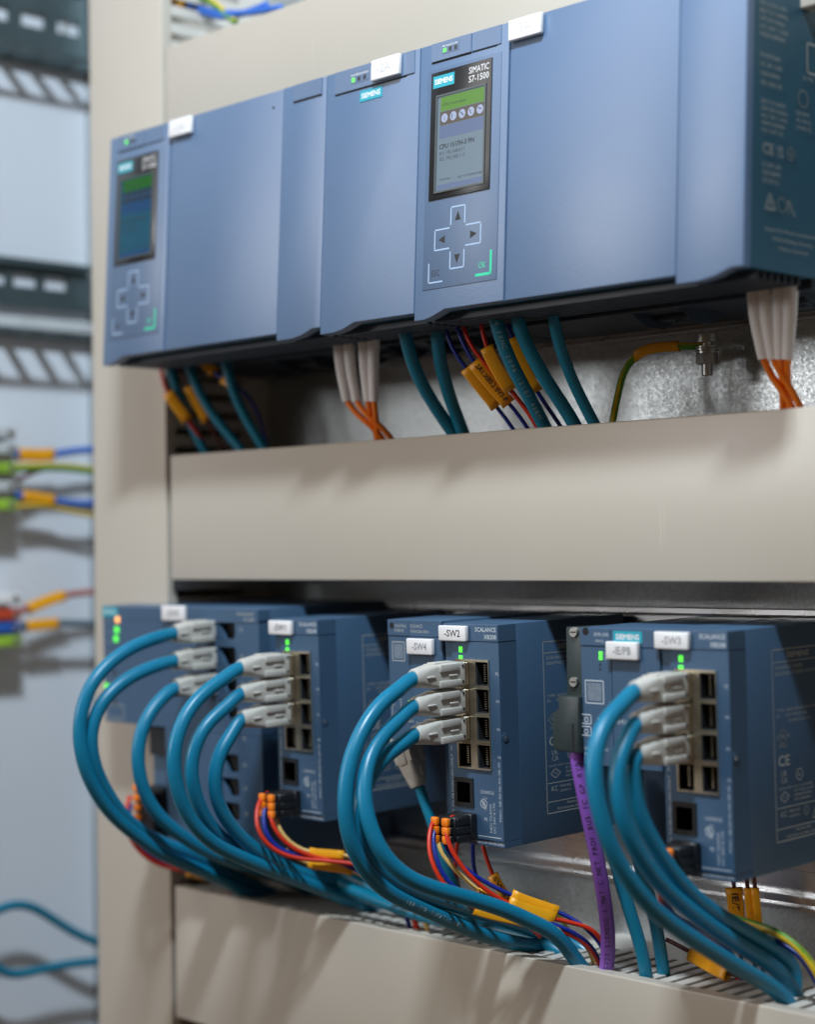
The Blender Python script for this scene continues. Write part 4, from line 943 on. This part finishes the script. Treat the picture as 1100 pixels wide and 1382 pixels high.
# ------------------------------------------------------------------ cables under the controllers
gU = 'teal cables under the controllers'
def drop(label, pts, r=.37, m_=TEALD, letter=None):
    t = E('network_cable', label, 'network cable', atY(*pts[-1]), gU); c, Q = cord(t, [atY(*p) for p in pts], r, m_)
    if letter:
        b = N(); on_cable(b, Q, r, letter, .5, .24, .26, (CAM-Q[5]).normalized()); O('lettering', b, CPRINT, c, fix=False)
drop('leftmost teal cable under the power supply, curving right', [(540, 410, 3.2), (543, 432, 3.2), (551, 470, 3.5), (565, 510, 4.2), (588, 550, 5.3), (612, 585, 6.4), (625, 605, 6.8)])
drop('teal cable under the lit controller, left of the red and blue wires', [(586, 405, 4.2), (588, 428, 4.2), (592, 470, 4.5), (602, 515, 5.2), (616, 560, 6.1), (628, 590, 6.6), (632, 610, 6.8)])
drop('teal cable with pale lettering, in the middle of the sleeved wires', [(663, 385, 3.0), (665, 412, 3.0), (675, 455, 3.3), (693, 500, 4.0), (715, 540, 5.0), (732, 570, 5.8), (745, 595, 6.4)], letter='NET 2 4 FRNC 2096 12107 48RM')
drop('teal cable right of the lettered one, arching in front of a yellow sleeve', [(692, 380, 3.4), (694, 408, 3.4), (703, 445, 3.7), (722, 485, 4.3), (745, 525, 5.2), (768, 560, 6.1), (785, 590, 6.6)])
drop('rightmost teal cable under the lit controller', [(742, 385, 4.2), (743, 405, 4.2), (749, 440, 4.5), (762, 485, 5.1), (778, 525, 5.8), (797, 562, 6.5), (812, 590, 6.8)], .31)
drop('blurred leftmost teal cable under the dim controller', [(222, 470, 5.2), (226, 480, 5.2), (236, 520, 5.4), (252, 560, 5.9), (272, 600, 6.6), (285, 625, 7)], .3)
drop('blurred middle teal cable under the dim controller', [(247, 465, 5.0), (250, 478, 5.0), (262, 515, 5.3), (283, 552, 5.9), (312, 590, 6.6), (335, 620, 7)], .31)
drop('blurred rightmost teal cable under the dim controller', [(299, 460, 5.0), (301, 472, 5.0), (311, 515, 5.3), (327, 555, 5.9), (350, 595, 6.6), (365, 620, 7)], .31)
gs = 'red and blue sleeved wires under the lit controller'
wire('blue wire in the leftmost yellow sleeve under the lit controller', [atY(*p) for p in ((598, 415, 4), (600, 440, 4), (610, 470, 4.1), (624, 490, 4.3), (645, 518, 4.9), (664, 541, 5.5), (684, 566, 6.2), (700, 590, 6.6))], .115, BLUE, gs, [(.42, .74, .27, None)])
wire('blue wire in the lettered yellow sleeve under the lit controller', [atY(*p) for p in ((612, 412, 3.7), (616, 440, 3.7), (627, 468, 3.8), (640, 489, 4.0), (660, 513, 4.6), (680, 536, 5.2), (702, 562, 5.9), (720, 590, 6.5))], .115, BLUE, gs, [(.42, .745, .32, '2A1.X80.2 8V3-P')])
wire('red wire left of the lettered teal cable, entering a yellow sleeve', [atY(*p) for p in ((620, 412, 3.9), (624, 440, 3.9), (635, 466, 4), (648, 484, 4.2), (675, 512, 4.8), (700, 540, 5.4), (722, 566, 6.0), (735, 590, 6.5))], .115, RED, gs)
wire('red wire in the uppermost yellow sleeve beside the lettered teal cable', [atY(*p) for p in ((645, 405, 3.8), (648, 430, 3.8), (654, 460, 3.9), (664, 485, 4.1), (680, 512, 4.6), (690, 528, 5), (712, 555, 5.8), (730, 585, 6.5))], .12, RED, gs, [(.30, .63, .30, None)])
wire('dark wire in a yellow sleeve half hidden behind the teal cables', [atY(*p) for p in ((676, 405, 4.6), (682, 430, 4.6), (692, 456, 4.8), (706, 492, 5.2), (719, 520, 5.6), (738, 548, 6.1), (760, 580, 6.6))], .115, BLUE, gs, [(.30, .68, .26, None)])
gl = 'blurred sleeved wires under the dim controller'
wire('red wire with a yellow sleeve beside the upright duct', [atY(*p) for p in ((214, 478, 4.6), (218, 505, 4.6), (222, 525, 4.7), (244, 556, 5.4), (262, 580, 6.0), (280, 605, 7.0))], .13, RED, gl, [(.36, .66, .30, None)])
wire('dark wire with a yellow sleeve between the blurred teal cables', [atY(*p) for p in ((240, 490, 5.6), (254, 522, 5.8), (276, 562, 6.4), (290, 588, 6.9), (305, 610, 7.6))], .12, BROWN, gl, [(.25, .66, .26, None)])
wire('dark wire with two short yellow sleeves behind the right blurred teal cable', [atY(*p) for p in ((262, 474, 5.4), (276, 489, 5.4), (300, 512, 5.6), (326, 526, 6.0), (345, 550, 6.6), (360, 600, 7.4))], .13, BLUE, gl, [(.08, .28, .28, None), (.36, .46, .24, None)])

# fibre plugs
def fibre(label, pxs, ytop, ybot, yd, tails, grp):
    for i, px in enumerate(pxs):
        t = E('fibre_cable', label[i], 'fibre cable', atY(px[0], ytop, yd), grp)
        a, c = atY(px[0], ytop, yd), atY(px[1], ybot, yd+.5); m_ = atY(px[0]+(px[1]-px[0])*.25, (ytop+ybot)/2, yd+.1)
        b = N(); F = Frame(a, (1, 0, 0), (0, 0, -1), (0, -1, 0)); box(b, F, -.40, .40, -.75, .36, -.42, .42, .06, 2); O('fibre_plug', b, OLIVE, t, smooth=True)
        Q = relax(spline([a+V((0, 0, -.34)), m_, c]), 2); n = len(Q)
        b = N(); tube(b, Q, [.37-.10*k/(n-1) for k in range(n)], 12); O('boot', b, BOOT, t, smooth=True)
        T = [c+(a-c).normalized()*.2, c]+[atY(*q) for q in tails[i]]
        cord(t, T, .17, ORANGE, it=3)
fibre(['white booted orange fibre cable, leftmost of four under the power supply', 'white booted orange fibre cable, second of four under the power supply', 'white booted orange fibre cable, third of four under the power supply', 'white booted orange fibre cable, fourth of four under the power supply'],
      [(457, 468), (471, 481), (491, 497), (504, 505)], 450, 541, 4.6,
      [[(478, 556, 5.3), (498, 572, 5.7), (515, 588, 6.4), (525, 605, 7)], [(490, 555, 5.2), (508, 570, 5.6), (525, 586, 6.3), (535, 602, 6.8)], [(499, 560, 5.5), (506, 580, 6.2), (510, 600, 6.8)], [(507, 560, 5.4), (509, 578, 6.0), (512, 600, 6.8)]], 'fibre cables under the power supply')
fibre(['white booted orange fibre cable, left front one at the right end of the controllers', 'white booted orange fibre cable, second one at the right end of the controllers', 'white booted orange fibre cable, third one at the right end of the controllers', 'white booted orange fibre cable, right one at the right end of the controllers'],
      [(1017, 1031), (1033, 1044), (1053, 1054), (1068, 1064)], 374, 484, 5.6,
      [[(1043, 510, 6.8), (1062, 535, 6.9), (1075, 560, 7.2)], [(1056, 508, 6.7), (1072, 530, 6.8), (1084, 556, 7.1)], [(1056, 510, 7.0), (1057, 535, 7.2), (1058, 560, 7.5)], [(1064, 510, 7.0), (1066, 535, 7.2), (1067, 560, 7.5)]], 'fibre cables at the right end of the controllers')

# ground bolt and wire
pb = atY(954, 452, 11.6)
t = E('ground_bolt', 'zinc plated ground bolt with washers and nut under the controller rail', 'bolt', pb)
dn = V((0, 0, -1))
b = N(); cyl(b, pb, dn, .62, .42, 20); O('spacer', b, STEEL, t, smooth=True)
for k, (rr, hh_, oo) in enumerate(((.62, .09, .62), (.66, .09, .76), (.58, .13, .88))):
    b = N(); cyl(b, pb+dn*oo, dn, rr, hh_, 22); O('washer', b, STEEL, t, smooth=True)
b = N(); cyl(b, pb+dn*1.03, dn, .60, .52, 6); O('nut', b, STEEL, t)
b = N(); cyl(b, pb+dn*.4, dn, .28, 1.75, 16)
for k in range(6): cyl(b, pb+dn*(1.58+k*.09), dn, .31, .045, 16)
O('threaded_stud', b, STEEL, t, smooth=True)
wire('green and yellow earth wire with a yellow ferrule sleeve, bolted under the controller rail', [pb+dn*.58+V((-.15, -.1, 0)), pb+dn*.58+V((-.7, -.25, 0)), atY(918, 467, 11.0), atY(895, 469, 10.8), atY(866, 473, 10.5), atY(848, 490, 10.2), atY(838, 515, 9.8), atY(832, 545, 9.2), atY(826, 575, 8.6)], .19, GREEN, None, [(.16, .48, .26, None)], 'wire', YG, name='earth_wire')
b = N()

# wires above the upper duct
g = 'wires above the upper duct'
for lab, P, m_, st, sl in (('blue wire with a yellow sleeve above the upper duct', [(190, -26), (226, -3), (258, 10), (290, 16), (330, 17), (380, 10)], LBLUE, None, [(.10, .38, .40, None)]),
                    ('green and yellow earth wire above the upper duct', [(245, -15), (270, -3), (290, 6), (305, 20), (318, 30)], GREEN, YG, []),
                    ('second blue wire above the upper duct', [(268, 14), (290, 22), (320, 20), (360, 6)], LBLUE, None, [])):
    wire(lab, [atY(p[0], p[1], 8.5) for p in P], .22, m_, g, sl, 'wire', st)

# ------------------------------------------------------------------ left side wall fittings
XW = -22.0
FL = Frame((XW, 0, 0), (0, 1, 0), (0, 0, -1), (1, 0, 0))
def slot_rail(label, zt, zb, off, slots_z, sh, pitch=2.5, sl=1.7, y0=1.0, y1=13.8, fz=None):
    t = E('slotted_rail', label, 'slotted rail', (XW, 8, zb), 'slotted rails on the side wall')
    holes = []
    y = y0+.55
    while y+sl < y1-.3:
        for zc in slots_z: holes.append((y, y+sl, -zc-sh/2, -zc+sh/2))
        y += pitch
    b = N(); plate(b, FL, y0, y1, -zt+.5, -zb-.5, off-.1, off, holes)
    for (a, c) in ((-zt, -zt+.5), (-zb-.5, -zb)): box(b, FL, y0, y1, a, c, off+.55, off+.65, .02, 1)
    for a in (-zt+.45, -zb-.55): box(b, FL, y0, y1, a, a+.1, off-.1, off+.6)
    O('rail_web', b, DRAIL, t)
    FZ = Frame((XW, 0, zb if fz is None else fz), (0, 1, 0), (1, 0, 0), (0, 0, 1))
    b = N(); fh = []; y = y0+.5
    while y+1.7 < y1-.3: fh.append((y, y+1.7, 1.0, 3.3)); y += 2.5
    plate(b, FZ, y0, y1, .02, 3.9, -.14, -.02, fh); O('added_spot_flange', b, DRAIL, t)  # slotted ledge added to throw light spots on the wall below
    for y in (y0+.2, y1-2.0):
        b = N(); box(b, FL, y, y+.3, -zt+.6, -zb-.6, .0, off-.1); O('rail_spacer', b, STEEL, t)
zz = lambda px, py, off: atX(px, py, XW+off).z
slot_rail('wide dark slotted rail at the top of the side wall', zz(60, -32, 1), zz(60, 84, 1), .4, [zz(60, 30, .4)], 1.15, 3.2, 2.0)
slot_rail('narrow dark slotted rail halfway up the side wall', zz(60, 352, 1), zz(60, 417, 1), .4, [zz(60, 381, .4)], 1.05, 2.75, 1.95, fz=zz(60, 449, 2.5))
b = N(); z0 = zz(60, 424, 3); box(b, FL, 1.0, 13.8, -z0, -z0+.9, .0, 1.0, .1, 2)
tag(O('trim_bar', b, TRIM), 'light grey bar along the side wall under the narrow slotted rail', 'bar')

def terminal(label, zlist, yc, off):
    for i, (z, col, lab) in enumerate(zlist):
        t = E('terminal', lab, 'terminal block', (XW+off, yc, z), 'rail terminals on the side wall')
        F = Frame((XW+off, yc, z), (0, 1, 0), (0, 0, -1), (1, 0, 0))
        b = N(); box(b, F, -2.6, 1.0, -.42, .42, -2.2, .0, .08, 2); box(b, F, -1.8, .55, -.40, .40, 0, .7, .1, 2); O('housing', b, col, t, smooth=True)
        b = N(); cyl(b, F.P(.1, 0, .68), F.W, .26, .06, 14); cyl(b, F.P(.72, 0, -.02), F.W, .2, .05, 14); O('screw', b, STEEL, t, smooth=True)
YT = atX(6, 640, XW+2.5).y
def zt_(py): return atX(6, py, XW+2.5).z
PEG = mat('green_yellow_terminal', (.30, .50, .04), .45, var=.25, scale=90); TB = mat('blue_terminal', (.02, .10, .42), .45, var=.05); TR_ = mat('red_terminal', (.55, .06, .02), .45, var=.05)
terminal('', [(zt_(585), TRIM, 'grey rail terminal, topmost on the side wall'), (zt_(606), TRIM, 'grey rail terminal above the upper green and yellow one'), (zt_(632), PEG, 'green and yellow rail terminal with the pale green wire'), (zt_(657), TRIM, 'grey rail terminal below the pale green wire'), (zt_(681), PEG, 'green and yellow rail terminal, lower of the upper stack')], YT, 2.5)
terminal('', [(zt_(808), WHITE, 'white rail terminal above the red one'), (zt_(829), TR_, 'red rail terminal with the faded red wire'), (zt_(847), TB, 'blue rail terminal with the grey blue wire'), (zt_(865), PEG, 'green and yellow rail terminal, lowest on the side wall')], YT+.3, 2.5)
gL = 'wires from the side wall terminals'
def lw(label, pts, r, m_, sl=(), st=None, off=2.6):
    wire(label, [atX(p[0], p[1], XW+off) for p in pts], r, m_, gL, sl, 'wire', st)
lw('blue wire with a yellow sleeve, highest on the side wall', [(12, 612), (40, 614), (70, 614), (100, 609), (128, 607), (170, 605)], .28, LBLUE, [(.06, .36, .42, None)])
lw('pale green earth wire on the side wall between two sleeved blue wires', [(12, 632), (50, 631), (90, 632), (130, 636), (170, 640)], .30, GREEN, (), YG)
lw('blue wire with a yellow sleeve, lower on the side wall', [(16, 668), (40, 670), (70, 676), (100, 680), (130, 679), (170, 676)], .28, LBLUE, [(.08, .36, .36, None)])
lw('thin yellow green wire below the lower sleeved blue wire on the side wall', [(16, 684), (60, 682), (95, 690), (130, 697), (170, 702)], .16, YG)
lw('brown wire crossing behind the pale green wire on the side wall', [(20, 652), (34, 642), (60, 632), (100, 634)], .18, BROWN)
lw('faded red wire with a yellow sleeve rising along the side wall', [(6, 828), (30, 824), (55, 813), (84, 804), (110, 801), (128, 799), (170, 795)], .26, PINK, [(.19, .48, .36, None)])
lw('grey blue wire with a yellow sleeve, lowest on the side wall', [(16, 847), (40, 844), (75, 841), (105, 842), (128, 842), (170, 843)], .28, SLATE, [(.10, .38, .36, None)])
gT = 'teal cables low on the side wall'
for lab, P in (('upper teal cable low on the side wall, bending down to the duct', [(-20, 1236), (0, 1226), (20, 1220), (45, 1225), (75, 1243), (105, 1262), (134, 1274), (170, 1290)]), ('lower teal cable low on the side wall, sagging towards the duct', [(-20, 1290), (0, 1310), (22, 1316), (55, 1309), (95, 1301), (134, 1297), (170, 1292)])):
    t = E('network_cable', lab, 'network cable', atX(*P[-1], XW+3.2), gT); cord(t, [atX(p[0], p[1], XW+3.2) for p in P], .34, TEALD)
